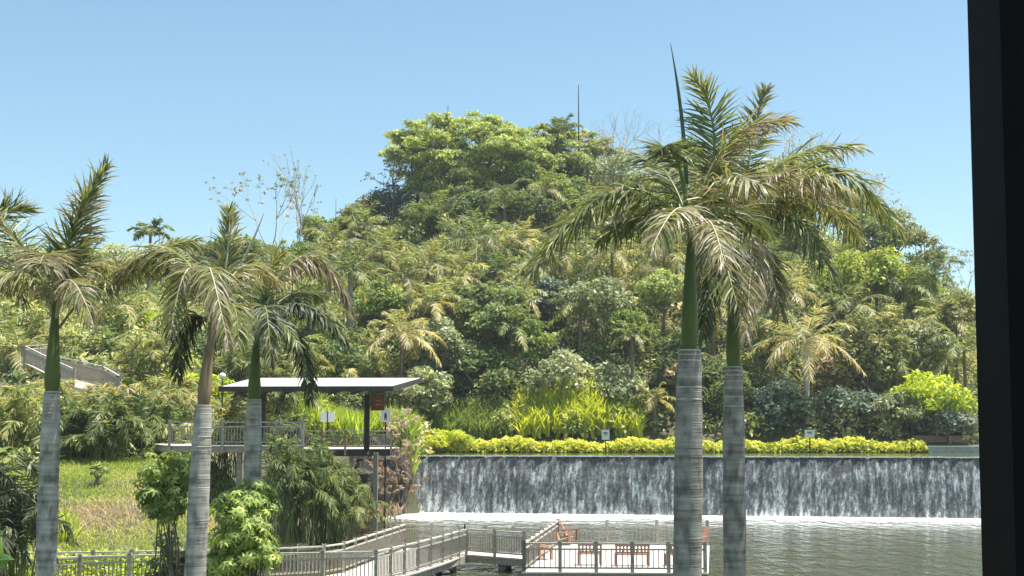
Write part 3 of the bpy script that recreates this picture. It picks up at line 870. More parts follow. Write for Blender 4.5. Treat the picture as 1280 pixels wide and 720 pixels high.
hill = [
 (985, 196, 280, 110, 148, 'grey', "ragged grey-green tree on the crest right of the second palm's top frond", dict(dens=.6)),
 (1070, 238, 310, 90, 144, 'olive', "ragged olive tree on the crest above the drooping frond tips", dict(dens=.6)),
 (1118, 262, 330, 80, 140, 'grey', "grey scrubby tree on the right skyline beyond the longest frond", dict(dens=.6)),
 (850, 178, 260, 110, 152, 'olive', "olive tree on the crest directly behind the upright spear leaf", dict(dens=.7)),
 (560, 195, 262, 110, 148, 'light', "light green tree filling in below the flat-topped hilltop tree", dict(base_r=.45)),
 (640, 195, 262, 100, 150, 'mid', "green tree under the right lobe of the hilltop crown", {}),
 (705, 185, 250, 90, 154, 'light', "light green tree just below the small airy tree", dict(base_r=.4)),
 (770, 190, 260, 90, 152, 'grey', "pale grey thicket of twigs under the leafless crest trees", dict(dens=.5)),
 (1020, 225, 300, 110, 146, 'dry', "straw-brown thicket under the dry twiggy tree behind the right palm", dict(dens=.6)),
 (930, 205, 280, 110, 146, 'olive', "olive tree on the crest directly behind the two tall palm crowns", {}),
 (408, 262, 330, 90, 150, 'mid', "rounded green tree on the left skyline below the slender trees", {}),
 (455, 248, 320, 80, 150, 'olive', "olive green tree on the skyline left of the dark spiky tree", {}),
 (300, 296, 350, 110, 150, 'mid', "low green tree on the left skyline behind the brown upright frond", {}),
 (245, 298, 350, 90, 152, 'olive', "olive tree on the left skyline between the foreground palms", {}),
 (150, 312, 380, 120, 140, 'grey', "grey-green tree behind the long frond of the leftmost palm", {}),
 (30, 308, 390, 120, 140, 'grey', "grey-green tree at the far left skyline", {}),
 (90, 350, 420, 90, 120, 'mid', "mid green tree right of the leftmost palm crown", {}),
 (20, 385, 460, 90, 105, 'dark', "dark green tree at the far left above the upper boardwalk", {}),
 (165, 372, 440, 100, 112, 'olive', "loose olive tree above the upper boardwalk", dict(dens=.7)),
 (210, 385, 450, 80, 105, 'lime', "yellow-green leafy tree above the right end of the upper boardwalk", {}),
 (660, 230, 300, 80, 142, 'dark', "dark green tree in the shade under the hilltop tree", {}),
 (700, 215, 290, 90, 148, 'mid', "green tree on the slope below the thin mast", {}),
 (800, 215, 300, 110, 140, 'olive', "olive tree behind the arching left frond of the tall palm", {}),
 (870, 230, 330, 110, 138, 'mid', "mid green tree behind the tall palm's crown", {}),
 (960, 240, 330, 110, 136, 'olive', "olive tree behind the second palm's crown", {}),
 (1085, 262, 340, 90, 138, 'dark', "dark tree on the right skyline past the drooping frond tips", {}),
 (1150, 284, 350, 60, 136, 'olive', "sparse olive tree on the right skyline left of the dark slim palm", dict(dens=.5)),
 (1080, 305, 400, 120, 122, 'fern', "yellowish green tree on the right slope under the frond tips", {}),
 (1140, 325, 400, 90, 124, 'fern', "sunlit green tree on the right slope beside the slim palm", {}),
 (1195, 360, 440, 70, 116, 'olive', "olive tree against the black frame halfway up the slope", {}),
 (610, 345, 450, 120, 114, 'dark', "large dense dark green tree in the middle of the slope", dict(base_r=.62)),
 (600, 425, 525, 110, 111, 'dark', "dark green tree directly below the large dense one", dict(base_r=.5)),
 (668, 395, 470, 60, 112, 'mid', "green tree with tiered sprays right of the large dense tree", {}),
 (545, 400, 480, 100, 110, 'grey', "grey-green bushy tree left of the large dense tree", {}),
 (520, 455, 530, 90, 106, 'grey', "grey-green bush right of the pavilion roof", {}),
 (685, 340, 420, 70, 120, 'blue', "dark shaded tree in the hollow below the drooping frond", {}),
 (745, 345, 420, 100, 116, 'grey', "pale grey scrubby tree in the middle of the slope", dict(dens=.6)),
 (700, 440, 510, 110, 110, 'grey', "pale grey-green shrub above the yellow strap-leaved plants", dict(base_r=.65)),
 (770, 455, 525, 90, 110, 'grey', "grey-green shrub right above the yellow strap-leaved plants", {}),
 (830, 335, 400, 80, 118, 'light', "fresh green tree left of the tall palm's green crownshaft", {}),
 (850, 400, 530, 80, 112, 'dark', "tall dark green tree behind the tall palm's trunk", {}),
 (790, 380, 450, 70, 114, 'mid', "mid green tree above the bright fan palm", {}),
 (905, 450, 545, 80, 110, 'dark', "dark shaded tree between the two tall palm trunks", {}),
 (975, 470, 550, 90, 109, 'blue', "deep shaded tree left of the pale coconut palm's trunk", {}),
 (955, 390, 470, 80, 114, 'olive', "olive tree right of the hanging dead frond", {}),
 (1090, 395, 500, 110, 112, 'olive', "weeping olive tree right of the pale coconut palm", dict(flat=1.3)),
 (1150, 400, 480, 90, 114, 'grey', "grey olive tree on the right slope above the lime bush", {}),
 (1060, 480, 545, 90, 108, 'blue', "dark bush at the foot of the slope right of the coconut trunk", {}),
 (1120, 490, 545, 80, 107, 'grey', "grey-green shrub left of the lime bush", {}),
 (1163, 466, 535, 124, 108, 'lime', "bright lime green bush near the black frame", dict(nl=24, lob=.32, base_r=.4, dens=.8)),
 (1185, 512, 548, 90, 106.5, 'blue', "low blue-green shrub above the brown wall", dict(base_r=.7)),
 (440, 300, 370, 90, 130, 'olive', "olive tree on the slope left of the upright bluish palm", {}),
 (380, 300, 370, 100, 135, 'mid', "green tree on the slope right of the brown upright frond", {}),
 (470, 350, 420, 90, 118, 'mid', "leafy green tree above the palm with orange fronds", {}),
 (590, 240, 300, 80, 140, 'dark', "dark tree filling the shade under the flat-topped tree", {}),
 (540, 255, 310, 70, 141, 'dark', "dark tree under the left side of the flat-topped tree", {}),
 (425, 425, 480, 80, 100, 'dark', "dark green leafy tree above the pavilion roof", dict(base_r=.55)),
 (205, 425, 490, 100, 90, 'lime', "bright yellow-green bush left of the leaning palm trunk", {}),
 (250, 465, 520, 80, 84, 'lime', "lime bush just left of the pavilion roof", {}),
 (160, 470, 515, 70, 82, 'fern', "yellow-green shrub below the upper boardwalk", {}),
 (1035, 440, 500, 70, 113, 'dry', "brown dry shrub behind the coconut palm's trunk", {}),
 (845, 450, 490, 40, 110, 'dry', "pinkish dry shrub just left of the tall palm's trunk", {}),
]
for (px, top, bot, w, d, mt, lab, kw) in hill:
    nm = "shrub" if ("shrub" in lab or "bush" in lab) else "broadleaf_tree"
    T(px, top, bot, w, d, mt, lab, name=nm, cat="shrub" if nm == "shrub" else "tree", leaf=.23 if d > 100 else .17, **kw)

palms = [
 (595, 255, 143, 4.4, 13, .35, "tall feathery palm against the shade right under the hilltop crown", dict(elev=(15, 80))),
 (505, 350, 120, 3.8, 13, .5, "palm with arching yellow-green fronds in the upper centre-left of the slope", {}),
 (668, 335, 124, 3.4, 12, .4, "green palm beside the dark hollow under the big arching frond", {}),
 (725, 385, 115, 3.0, 12, .55, "pale palm in the pale grey scrub of mid slope", {}),
 (830, 320, 124, 3.6, 13, .4, "green palm left of the tall palm's crownshaft", {}),
 (980, 365, 120, 3.6, 13, .6, "straw-green palm above and left of the large cream-fronded coconut palm", {}),
 (1065, 385, 118, 3.8, 14, .6, "pale palm above and right of the large cream-fronded coconut palm", {}),
 (1130, 360, 121, 3.6, 13, .35, "green palm below the slim dark palm on the right slope", {}),
 (1180, 400, 116, 3.4, 13, .5, "feathery palm by the black frame above the lime bush", {}),
 (1110, 445, 111, 3.0, 12, .45, "low palm in the weeping olive trees on the right slope", {}),
 (640, 410, 112, 3.0, 12, .35, "green palm in the right flank of the large dense dark tree", {}),
 (890, 385, 118, 3.4, 13, .45, "palm seen between the two tall trunks below their crowns", {}),
 (600, 380, 115, 2.8, 12, .4, "low green palm rising above the large dense dark tree's top", {}),
 (545, 270, 142, 4.2, 14, .4, "grey-green palm just left of the shade under the hilltop tree", dict(wd=.12)),
 (575, 345, 121, 3.6, 14, .5, "palm with curved straw-tipped fronds below the large pale coconut palm", {}),
 (620, 340, 124, 3.4, 13, .4, "green palm right below the large pale coconut palm", {}),
 (455, 285, 140, 3.6, 14, .45, "palm on the shoulder below the dark spiky tree", {}),
 (415, 300, 138, 3.4, 13, .5, "palm on the left slope under the rounded skyline tree", {}),
 (270, 350, 118, 3.6, 13, .35, "dark green palm behind the leaning palm's crown", {}),
 (150, 385, 104, 3.6, 14, .5, "tan-tipped palm above the upper boardwalk's right end", {}),
 (60, 400, 98, 3.6, 13, .4, "green palm behind the leftmost palm's crownshaft", {}),
 (390, 385, 104, 3.6, 14, .45, "palm right of the straight palm's dark arching frond", {}),
 (540, 380, 112, 3.2, 13, .55, "yellow-tipped palm right above the palm with orange fronds", {}),
 (1095, 345, 122, 3.6, 14, .5, "palm in the middle of the right slope", {}),
 (960, 330, 128, 3.6, 14, .5, "palm behind the lowest right frond of the second palm", {}),
 (700, 320, 126, 3.4, 13, .45, "palm hanging over the dark hollow", {}),
 (680, 240, 146, 3.8, 14, .45, "palm on the upper slope below the small airy tree", {}),
 # px, crown y, d, size, nf, dry, label, extra
 (597, 302, 128, 4.6, 16, .5, "large pale coconut palm with arching fronds in the centre of the slope", dict(wd=.13)),
 (522, 290, 138, 4.2, 12, .25, "bluish palm with upright fronds left of the large pale coconut palm", dict(elev=(50, 80), wd=.12)),
 (535, 335, 122, 4.0, 15, .5, "yellow-green feathery palm below the upright bluish palm", {}),
 (478, 318, 130, 3.8, 14, .62, "golden-fronded palm right of the left skyline trees", {}),
 (502, 418, 106, 3.4, 14, .72, "palm with orange and cream fronds above the pavilion's right end", {}),
 (1007, 428, 109, 4.6, 16, .66, "large cream-fronded coconut palm with a visible trunk on the right slope", dict(wd=.12, trunk_r=.2, bark='bark_pale')),
 (790, 418, 109, 1.9, 11, .6, "small bright fan palm on the slope left of the tall palm trunk", {}),
 (818, 500, 107.5, 2.0, 10, .6, "small pale palm at the foot of the slope beside the tall trunk", {}),
 (1168, 345, 122, 3.4, 12, .15, "slim dark palm standing against the sky on the right", dict(wd=.1, elev=(5, 80))),
 (438, 342, 112, 3.4, 13, .45, "grey-trunked royal palm above the pavilion", dict(trunk_r=.24, bark='trunk')),
 (765, 318, 126, 3.8, 14, .55, "pale palm under the big arching frond", {}),
 (650, 300, 132, 3.4, 12, .6, "pale palm right of the large central coconut palm", {}),
 (188, 296, 118, 2.5, 12, .34, "green palm rising on the left skyline", dict(elev=(20, 80))),
 (128, 440, 92, 3.6, 12, .3, "dark drooping palm above the upper boardwalk", {}),
 (1118, 410, 112, 2.6, 8, .5, "palm with one yellow-green frond on the right slope", dict(elev=(30, 80))),
 (1205, 440, 112, 3.8, 13, .62, "cream-fronded palm cut off by the black frame", {}),
 (410, 330, 120, 3.4, 13, .5, "olive palm above the arching tan frond", {}),
 (565, 370, 116, 3.0, 12, .5, "small yellowish palm left of the dense green tree", {}),
 (700, 170, 157, 3.4, 10, .4, "small palm poking up beside the mast on the crest", dict(elev=(20, 80))),
 (630, 262, 140, 4.2, 12, .2, "dark upright palm in the shade under the hilltop tree", dict(elev=(25, 75), wd=.12)),
 (845, 290, 128, 3.6, 12, .5, "palm behind the tall palm's petioles", {}),
 (735, 262, 140, 3.6, 13, .6, "straw-coloured palm behind the tip of the big arching frond", {}),
 (220, 400, 100, 3.2, 12, .55, "pale feathery palm behind the drooping dead fronds", {}),
 (360, 440, 96, 3.2, 12, .4, "green palm above the left half of the pavilion roof", {}),
 (300, 445, 92, 3.0, 12, .5, "yellow-green palm above the left corner of the pavilion roof", {}),
 (25, 440, 88, 3.4, 13, .5, "yellowish palm left of the upper boardwalk's bend", {}),
 (650, 372, 118, 3.0, 12, .55, "yellowing palm above the dark hollow", {}),
 (900, 330, 122, 3.4, 12, .5, "palm showing between the two tall palm crowns", {}),
 (1050, 330, 126, 3.4, 12, .45, "green palm under the lowest right frond", {}),
 (340, 330, 128, 3.4, 13, .4, "palm on the left slope behind the pale leaning spear", {}),
 (110, 330, 126, 3.4, 12, .45, "palm behind the leftmost palm's upright frond", {}),
]
for i_, (px, cy, d, size, nf, dry, lab, kw) in enumerate(palms):
    auto_palm("coconut_palm" if "coconut" in lab else "feather_palm", px, cy, d, lab, size=size, nf=nf, dry=dry - (.2 if i_ % 3 == 0 else .06 if i_ % 3 == 1 else 0), **kw)

# bright fern-like palms and broad clumps around and behind the pavilion
def solve_d(px, ptop, h, lo=66.5, hi=150):
    best = (1e9, lo)
    for d in np.arange(lo, hi, .5):
        x = (px - 640) / FPX * d
        yp = 540 - (float(H(x, d)) + h - EYE) * FPX / d
        if abs(yp - ptop) < best[0] - 1.5: best = (abs(yp - ptop), d)
    return best[1]
clumps = [
 (112, 484, 3.6, 5.0, .62, "yellow-green fern palm clump below the upper boardwalk"),
 (58, 470, 2.6, 4.0, .6, "pale feathery clump hiding the foot of the upper boardwalk's left bend"),
 (130, 474, 2.6, 4.0, .66, "sunny feathery clump under the right end of the upper boardwalk"),
 (165, 470, 3.8, 5.0, .68, "bright yellow fern palm clump left of the leaning trunk"),
 (222, 450, 4.2, 5.0, .62, "lime fern palm clump just left of the leaning palm's crownshaft"),
 (85, 520, 3.6, 5.0, .35, "dark green arching fern palm above the grassy slope's left end"),
 (140, 520, 3.8, 5.4, .28, "dark fern palm clump over the top edge of the grassy slope"),
 (195, 515, 3.6, 4.8, .25, "shaded fern palm clump left of the pavilion deck"),
 (285, 492, 4.4, 5.6, .6, "yellow-green palm clump seen under the pavilion's left half"),
 (350, 450, 4.2, 5.6, .45, "green palm clump just above the pavilion roof's left half"),
 (405, 430, 4.0, 5.6, .6, "arching yellow-green palm clump above the middle of the pavilion roof"),
 (465, 440, 4.0, 5.4, .5, "arching green palm clump above the right half of the pavilion roof"),
 (440, 400, 4.0, 5.4, .42, "green palm clump two tiers above the pavilion roof"),
 (355, 508, 2.6, 4.0, .2, "dark leafy palm clump in the shade behind the pavilion railing"),
 (25, 470, 4.2, 5.4, .52, "pale yellow-green palm clump at the far left edge"),
 (190, 410, 3.6, 5.0, .5, "feathery palm clump on the slope above the lime fern palms"),
 (300, 420, 3.8, 5.2, .35, "green palm clump between the leaning palm and its straight neighbour"),
 (560, 345, 4.0, 5.6, .55, "yellowish palm clump above the large dense dark tree"),
 (640, 330, 3.8, 5.2, .5, "olive palm clump right of the yellowish clump in mid slope"),
 (470, 380, 3.8, 5.4, .55, "straw-tipped palm clump left of the palm with orange fronds"),
]
for (px, ptop, h, w, dry, lab) in clumps:
    clump("fern_palm", px, 500, solve_d(px, ptop, h), lab, "palm clump", h, w, nf=46, dry=dry, lens=.75, wd=.1, dsd=.2)
clump("areca_palm", 10, 600, 41, "big dark drooping palm clump at the left edge beside the leftmost trunk", "palm clump", 5.0, 3.6, nf=60, dry=.15, lens=.6, wd=.06, n=34, mat=PALM, droop=.9)
clump("areca_palm", 368, 660, 56, "large areca palm clump on the bank in front of the pavilion, left half", "palm clump", 4.9, 4.4, nf=90, dry=.26, lens=.55, wd=.06, n=34, droop=.9, base_z=1.0)
clump("areca_palm", 415, 665, 57, "yellower areca palm clump at the water's edge below the pavilion", "palm clump", 4.3, 4.0, nf=80, dry=.42, lens=.55, wd=.06, n=34, droop=.9, base_z=.7)

strap_bed("strap_leaf_plants", 648, 800, 106.5, 110, "bank of sunny yellow-green strap-leaved plants behind the hedge", "plants", 1000, 1.9, .16, 'strap', .55, .6, mound=1.4)
strap_bed("strap_leaf_plants", 520, 640, 106.5, 109, "dark green strap-leaved plants behind the left end of the hedge", "plants", 600, 1.7, .11, 'mid', .45, .6, mound=.4)
strap_bed("strap_leaf_plants", 372, 456, 90.5, 95, "tall yellow-green ginger leaves seen under the pavilion roof", "plants", 600, 2.8, .14, 'fern', .5, .45, mound=.8)
strap_bed("strap_leaf_plants", 456, 518, 91.5, 96, "green ginger leaves right of the pavilion's brown sign", "plants", 450, 2.8, .13, 'fern', .4, .45, mound=.8)
strap_bed("strap_leaf_plants", 72, 100, 47, 50, "lily-like tuft beside the leftmost trunk on the grassy slope", "plants", 40, .9, .07, 'fern', .7, .7)

# hedge along the upper pool
b = MB()
def hedge(b, px0, px1, d, h, wd, n, leaf, base_r=.5, zb=None):
    px = rng.uniform(px0, px1, n); 
    a = rng.uniform(0, math.pi, n)
    prof_h = h * (.8 + .14 * np.sin(px * .09) + .12 * np.sin(px * .031 + 1) + .06 * np.sin(px * .4))
    rr = 1 - np.abs(rng.normal(0, .16, n))
    yy = d - np.cos(a) * wd / 2 * rr
    x = (px - 640) / FPX * d
    z0 = POOL_Z + .05 if zb is None else zb
    z = z0 + np.sin(a) ** .6 * prof_h * rr
    C = np.stack([x, yy, z], 1)
    Nn = nrm(np.stack([np.zeros(n), -np.cos(a), np.sin(a) + .3], 1) + rng.normal(size=(n, 3)) * .7)
    leaf_quads(b, C, Nn, leaf, np.clip(base_r + rng.normal(0, .32, n), 0, 1), .5)
hedge(b, 515, 1150, BANK + .1, 1.25, 2.0, 12000, .21, .55)
tag(b.build("hedge", L['hedge'], None, at(830, 560, BANK)), "long low bright yellow-green hedge along the far bank of the upper pool", "hedge")
T(560, 538, 565, 70, BANK - .3, 'lime', "rounded bright lime shrub at the left end of the hedge", name="shrub", cat="shrub", leaf=.14, base=4.2, trunk=False)
T(540, 545, 566, 40, BANK - 3, 'hedge', "smallest yellow shrub at the corner above the waterfall's left end", name="shrub", cat="shrub", leaf=.14, base=4.2, trunk=False)

# plume grass at the left end of the fall
def plumes():
    foot = at(492, 600, 84); foot[2] = 2.5
    root = thing("plume_grass", foot, "tan and purplish plume grass beside the left end of the waterfall", "grass clump")
    b = MB()
    for k in range(80):
        x = rng.uniform(468, 522); y = rng.uniform(505, 612)
        if x < 480 and y < 560: y += 60
        c = at(x, y, rng.uniform(79, 86))
        p0 = c - np.array([rng.normal(0, .3), 0, rng.uniform(.8, 1.6)])
        p2 = c + np.array([rng.normal(0, .4), rng.normal(0, .3), -.15])
        frond(b, [p0, (p0 + p2) / 2 + np.array([0, 0, .35]), p2], n=26, Lf=.28, wd=.045, droop=.8, plum=.7, dry=.5 if y < 560 else .15, dsd=.25, r0=.012, start=.4, seg=2)
    b.build("plumes", [L['plume'], L['plume']], root, foot)
    b = MB()
    P = np.stack([rng.uniform(-11.5, -7.4, 500), rng.uniform(80, 92, 500), np.zeros(500)], 1)
    P[:, 2] = np.maximum(H(P[:, 0], P[:, 1]), .2)
    blades(b, P, 1.2, .06, .9, rng.uniform(.1, .6, 500))
    b.build("blades", L['plume'], root, foot)
plumes()

# dark rock bank left of the fall
def rocks():
    k = 0
    specs = [(468, 622, 88, 1.4, "dark boulder at the waterfall's left foot"), (493, 594, 90.2, 1.5, "tall dark rock hugging the waterfall's left edge"),
             (455, 606, 86, 1.3, "dark rock left of the boulder at the waterfall's foot"), (474, 580, 89, 1.6, "shadowed rock under the plume grass"),
             (490, 624, 90.2, 1.3, "wet black rock in the corner between the bank and the waterfall")]
    for (px, py, d, r, lab) in specs:
        c = at(px, py, d)
        n1, n2 = 10, 16
        th = np.linspace(0, math.pi, n1); ph = np.arange(n2) * 2 * math.pi / n2
        D = np.stack([np.outer(np.sin(th), np.cos(ph)), np.outer(np.sin(th), np.sin(ph)), np.outer(np.cos(th), np.ones(n2))], -1)
        R = 1 + .22 * np.sin(D[..., 0] * 4 + k) * np.cos(D[..., 1] * 5 + k) + .12 * np.sin(D[..., 2] * 9 + k * 2) + .07 * np.sin(D[..., 0] * 13)
        V = D * R[..., None] * r * np.array([.8, 1, 1.15])
        i = np.arange(n1 - 1)[:, None] * n2; j = np.arange(n2)[None]
        F = np.stack([i + j, i + (j + 1) % n2, i + n2 + (j + 1) % n2, i + n2 + j], -1).reshape(-1, 4)
        b = MB(); b.add(V.reshape(-1, 3) + c, F)
        tag(b.build("boulder", M['rock'], None, c), lab, "rock")
        k += 1
rocks()

# grassy slope by the walkway
def slope_grass():
    b = MB()
    n = 34000
    y = rng.uniform(41, 67, n); x = rng.uniform(-27, -7.5, n)
    z = H(x, y)
    ok = z > .25
    P = np.stack([x, y, z], 1)[ok]
    patch = .35 + .3 * np.sin(P[:, 0] * .9 + P[:, 1] * .5) * np.sin(P[:, 1] * .45 + 1) + rng.normal(0, .12, len(P))
    blades(b, P, .32, .045, 1.0, patch * .7 + .22 + .5 * np.exp(-((P[:, 1] - 52 - .5 * P[:, 0] - 8) / 3.0) ** 2), seg=2)
    m = leaf_mat("slope_grass", [(0, (.13, .17, .04)), (.4, (.26, .32, .06)), (.7, (.38, .38, .13)), (1, (.40, .31, .21))], trans=.35, spec=.2, gain=1.35)
    tag(b.build("slope_grass", m), "sunny grass and low weeds on the slope behind the walkway", "grass", kind='stuff')
    b = MB()
    n = 5000
    px = rng.uniform(5, 260, n); d = rng.uniform(43.6, 45.2, n)
    x = (px - 640) / FPX * d
    C = np.stack([x, d, H(x, d) + rng.uniform(0, .45, n)], 1)
    leaf_quads(b, C, nrm(rng.normal(size=(n, 3)) + [0, 0, .8]), .09, np.clip(rng.normal(.6, .3, n), 0, 1), .5)
    tag(b.build("ground_cover", L['fern']), "strip of bright yellow-green ground cover behind the walkway fence", "ground cover", kind='stuff')
slope_grass()
# leafy seedling tufts on the slope
T(122, 578, 606, 30, 57, 'light', "small white-green leafy sapling at the top of the grassy slope", name="sapling", cat="shrub", leaf=.12, dens=.5, nl=7)

# bright large-leaved bushes in front of the walkway
def bigleaf_bush(px, top, bot, wpx, d, label, n=260, mat='bush', leafL=.19):
    """whorls of drooping oval leaves on branching stems"""
    c = at(px, (top + bot) / 2, d)
    gz = float(H(c[0], d)); foot = np.array([c[0], d, gz])
    root = thing("umbrella_bush", foot, label, "shrub")
    rx = wpx / 2 * d / FPX; rz = (bot - top) / 2 * d / FPX
    f = MB(); w = MB()
    fork = foot + np.array([0, 0, .4])
    lumps = [(c + nrm(rng.normal(size=3)) * np.array([rx, rx, rz]) * rng.uniform(.2, .8), rng.uniform(.38, .62)) for _ in range(16)]
    for k in range(n):
        dd = nrm(rng.normal(size=3)); dd[2] = dd[2] if dd[2] > -.6 else -dd[2]
        rr = rng.uniform(.55, 1.0) if k % 3 else rng.uniform(.2, .8)
        lump = 1 + .16 * math.sin(dd[0] * 7 + dd[2] * 5) * math.cos(dd[1] * 6)
        lc, lr = lumps[k % 16]
        p = lc + dd * min(rx, rz) * 1.25 * lr * rr * lump
        if k % 40 == 0: limb(w, fork + rng.normal(size=3) * [.2, .2, .1], p, .03, .008, .1, sides=5)
        m = 8
        a = np.arange(m) * 2 * math.pi / m + rng.uniform(0, 1)
        tilt = nrm(dd * .75 + np.array([0, 0, .6]) + rng.normal(size=3) * .25)
        U = nrm(np.cross(tilt, rng.normal(size=3))); W = np.cross(tilt, U)
        ll = leafL * rng.uniform(.6, 1.15); base = np.clip(rng.normal(.5, .24), 0, 1)
        for j in range(m):
            h = U * math.cos(a[j]) + W * math.sin(a[j])
            s = np.cross(tilt, h)
            q0 = p + h * .03
            q1 = p + h * ll * .5 - tilt * ll * .06
            q2 = p + h * ll - tilt * ll * .45
            wd = ll * .19
            V = [q0 - s * wd * .3, q0 + s * wd * .3, q1 + s * wd, q1 - s * wd, q2 + s * wd * .15, q2 - s * wd * .15]
            f.add(V, [[0, 1, 2, 3], [3, 2, 4, 5]], 0, min(1, max(0, base + rng.normal(0, .12))))
    w.build("stems", M['bark'], root, foot)
    f.build("foliage", L[mat], root, foot)
bigleaf_bush(214, 570, 672, 76, 30, "bright green whorled-leaf bush left of the leaning palm trunk", 560)
bigleaf_bush(300, 582, 780, 104, 29, "larger bright green whorled-leaf bush right of the leaning palm trunk", 1700)
bigleaf_bush(222, 660, 760, 66, 31, "low shaded part-leafy bush at the foot of the leaning palm trunk", 300, 'dark')

# dark banana-type leaf in the bottom left corner
def corner_leaf():
    foot = at(-40, 800, 9); foot[2] = .5
    root = thing("broad_leaf_plant", foot, "dark glossy broad-leaved plant poking into the bottom left corner", "plant")
    for (pts, wd) in (([(-40, 800), (-15, 700), (2, 668)], .085), ([(-45, 800), (-22, 720), (17, 700)], .07), ([(-60, 800), (-60, 740), (-70, 690)], .1)):
        P = bez([at(*pts[0], 9), at(*pts[1], 8.9), at(*pts[2], 8.7)], 16)
        Tn = nrm(np.gradient(P, axis=0))
        S = nrm(np.cross(Tn, np.array([.2, -1, .3])))
        wv = np.sin(np.linspace(.12, math.pi, 16)) ** .8 * wd
        b = MB()
        V = np.concatenate([np.stack([P[k] - S[k] * wv[k] + [0, .02, 0], P[k], P[k] + S[k] * wv[k] + [0, .02, 0]]) for k in range(16)])
        F = [[3 * k + j, 3 * k + j + 1, 3 * k + j + 4, 3 * k + j + 3] for k in range(15) for j in (0, 1)]
        b.add(V, F, 0, .4, smooth=True)
        b.tube(P, np.linspace(.012, .003, 16), 6, 0, .9)
        b.build("leaf", L['banana'], root, foot)
corner_leaf()

# ------------------------------------------------------------------ timber railings and boardwalks
def railing(root, path, loc, floor_z, h=1.08, sp=1.35, post=.12, bal=.035, bsp=.14, cap='rail_top', body='wood', jitter=0):
    """posts (each a part) and panels between them (each a part) along a ground path"""
    path = [np.array(p, float) for p in path]
    pts = []
    for a, c in zip(path[:-1], path[1:]):
        ln = np.linalg.norm((c - a)[:2]); n = max(1, int(round(ln / sp)))
        for k in range(n): pts.append(a + (c - a) * k / n)
    pts.append(path[-1])
    for p in pts:
        b = MB(); z = p[2]
        b.box((p[0], p[1], z + (h - .35) / 2 + .03), (post, post, h + .35 + .06), rz=.1)
        b.box((p[0], p[1], z + h + .045), (post + .03, post + .03, .03), m=1, rz=.1)
        b.build("post", [M[body], M[cap]], root, loc)
    for a, c in zip(pts[:-1], pts[1:]):
        b = MB(); d = c - a; ln = np.linalg.norm(d); u = d / ln
        a1 = a + u * post * .5; c1 = c - u * post * .5
        up = np.array([0, 0, 1.0])
        b.beam(a1 + up * (h - .03), c1 + up * (h - .03), .12, .05, m=1)
        b.beam(a1 + up * (h - .24), c1 + up * (h - .24), .06, .06, m=1)
        b.beam(a1 + up * .16, c1 + up * .16, .06, .06, m=0)
        nb = max(1, int(ln / bsp))
        for k in range(nb):
            p = a1 + (c1 - a1) * (k + .5) / nb
            b.box((p[0], p[1], p[2] + (h - .24 + .16) / 2), (bal, bal, h - .44), r=rng.random())
        b.build("rail_panel", [M[body], M[cap]], root, loc)

def deck_slab(root, poly, z, loc, thick=.16, name="deck", mat='deck', beam_mat='wood'):
    """plank floor as a closed slab with board gaps, over an inset beam skirt"""
    poly = [np.array(p[:2], float) for p in poly]
    n = len(poly)
    # triangulate as a fan of quads
    b = MB()
    V = [[*p, z] for p in poly] + [[*p, z - .05] for p in poly]
    c = np.mean(poly, 0)
    V += [[*c, z], [*c, z - .05]]
    F = []
    for i in range(n):
        j = (i + 1) % n
        F.append([i, j, n + j, n + i])
    b.add(V, F)
    tri = []
    for i in range(1, n - 1):
        tri.append((0, i, i + 1))
    Vt = []; Ft = []
    for (i, j, k) in tri:
        p = [V[i], V[j], V[k]]; m_ = ((np.array(p[0]) + np.array(p[2])) / 2).tolist()
        s = len(Vt); Vt += [p[0], p[1], p[2], m_]; Ft.append([s, s + 1, s + 2, s + 3])
    b.add(Vt, Ft)
    b.build(name, M[mat], root, loc)
    for i in range(n):
        b = MB()
        a = poly[i]; e = poly[(i + 1) % n]
        cc = c
        a2 = a + (cc - a) / np.linalg.norm(cc - a) * .12; e2 = e + (cc - e) / np.linalg.norm(cc - e) * .12
        b.beam((*a2, z - .05 - thick / 2 - .003), (*e2, z - .05 - thick / 2 - .003), .08, thick)
        b.build("beam", M[beam_mat], root, loc)

DZ = .6      # walkway floor above the lake
def top2floor(px, py, h=1.08, z=DZ):
    """ground point of a rail whose top is seen at the pixel"""
    p = on(px, py, z + h); p[2] = z; return p

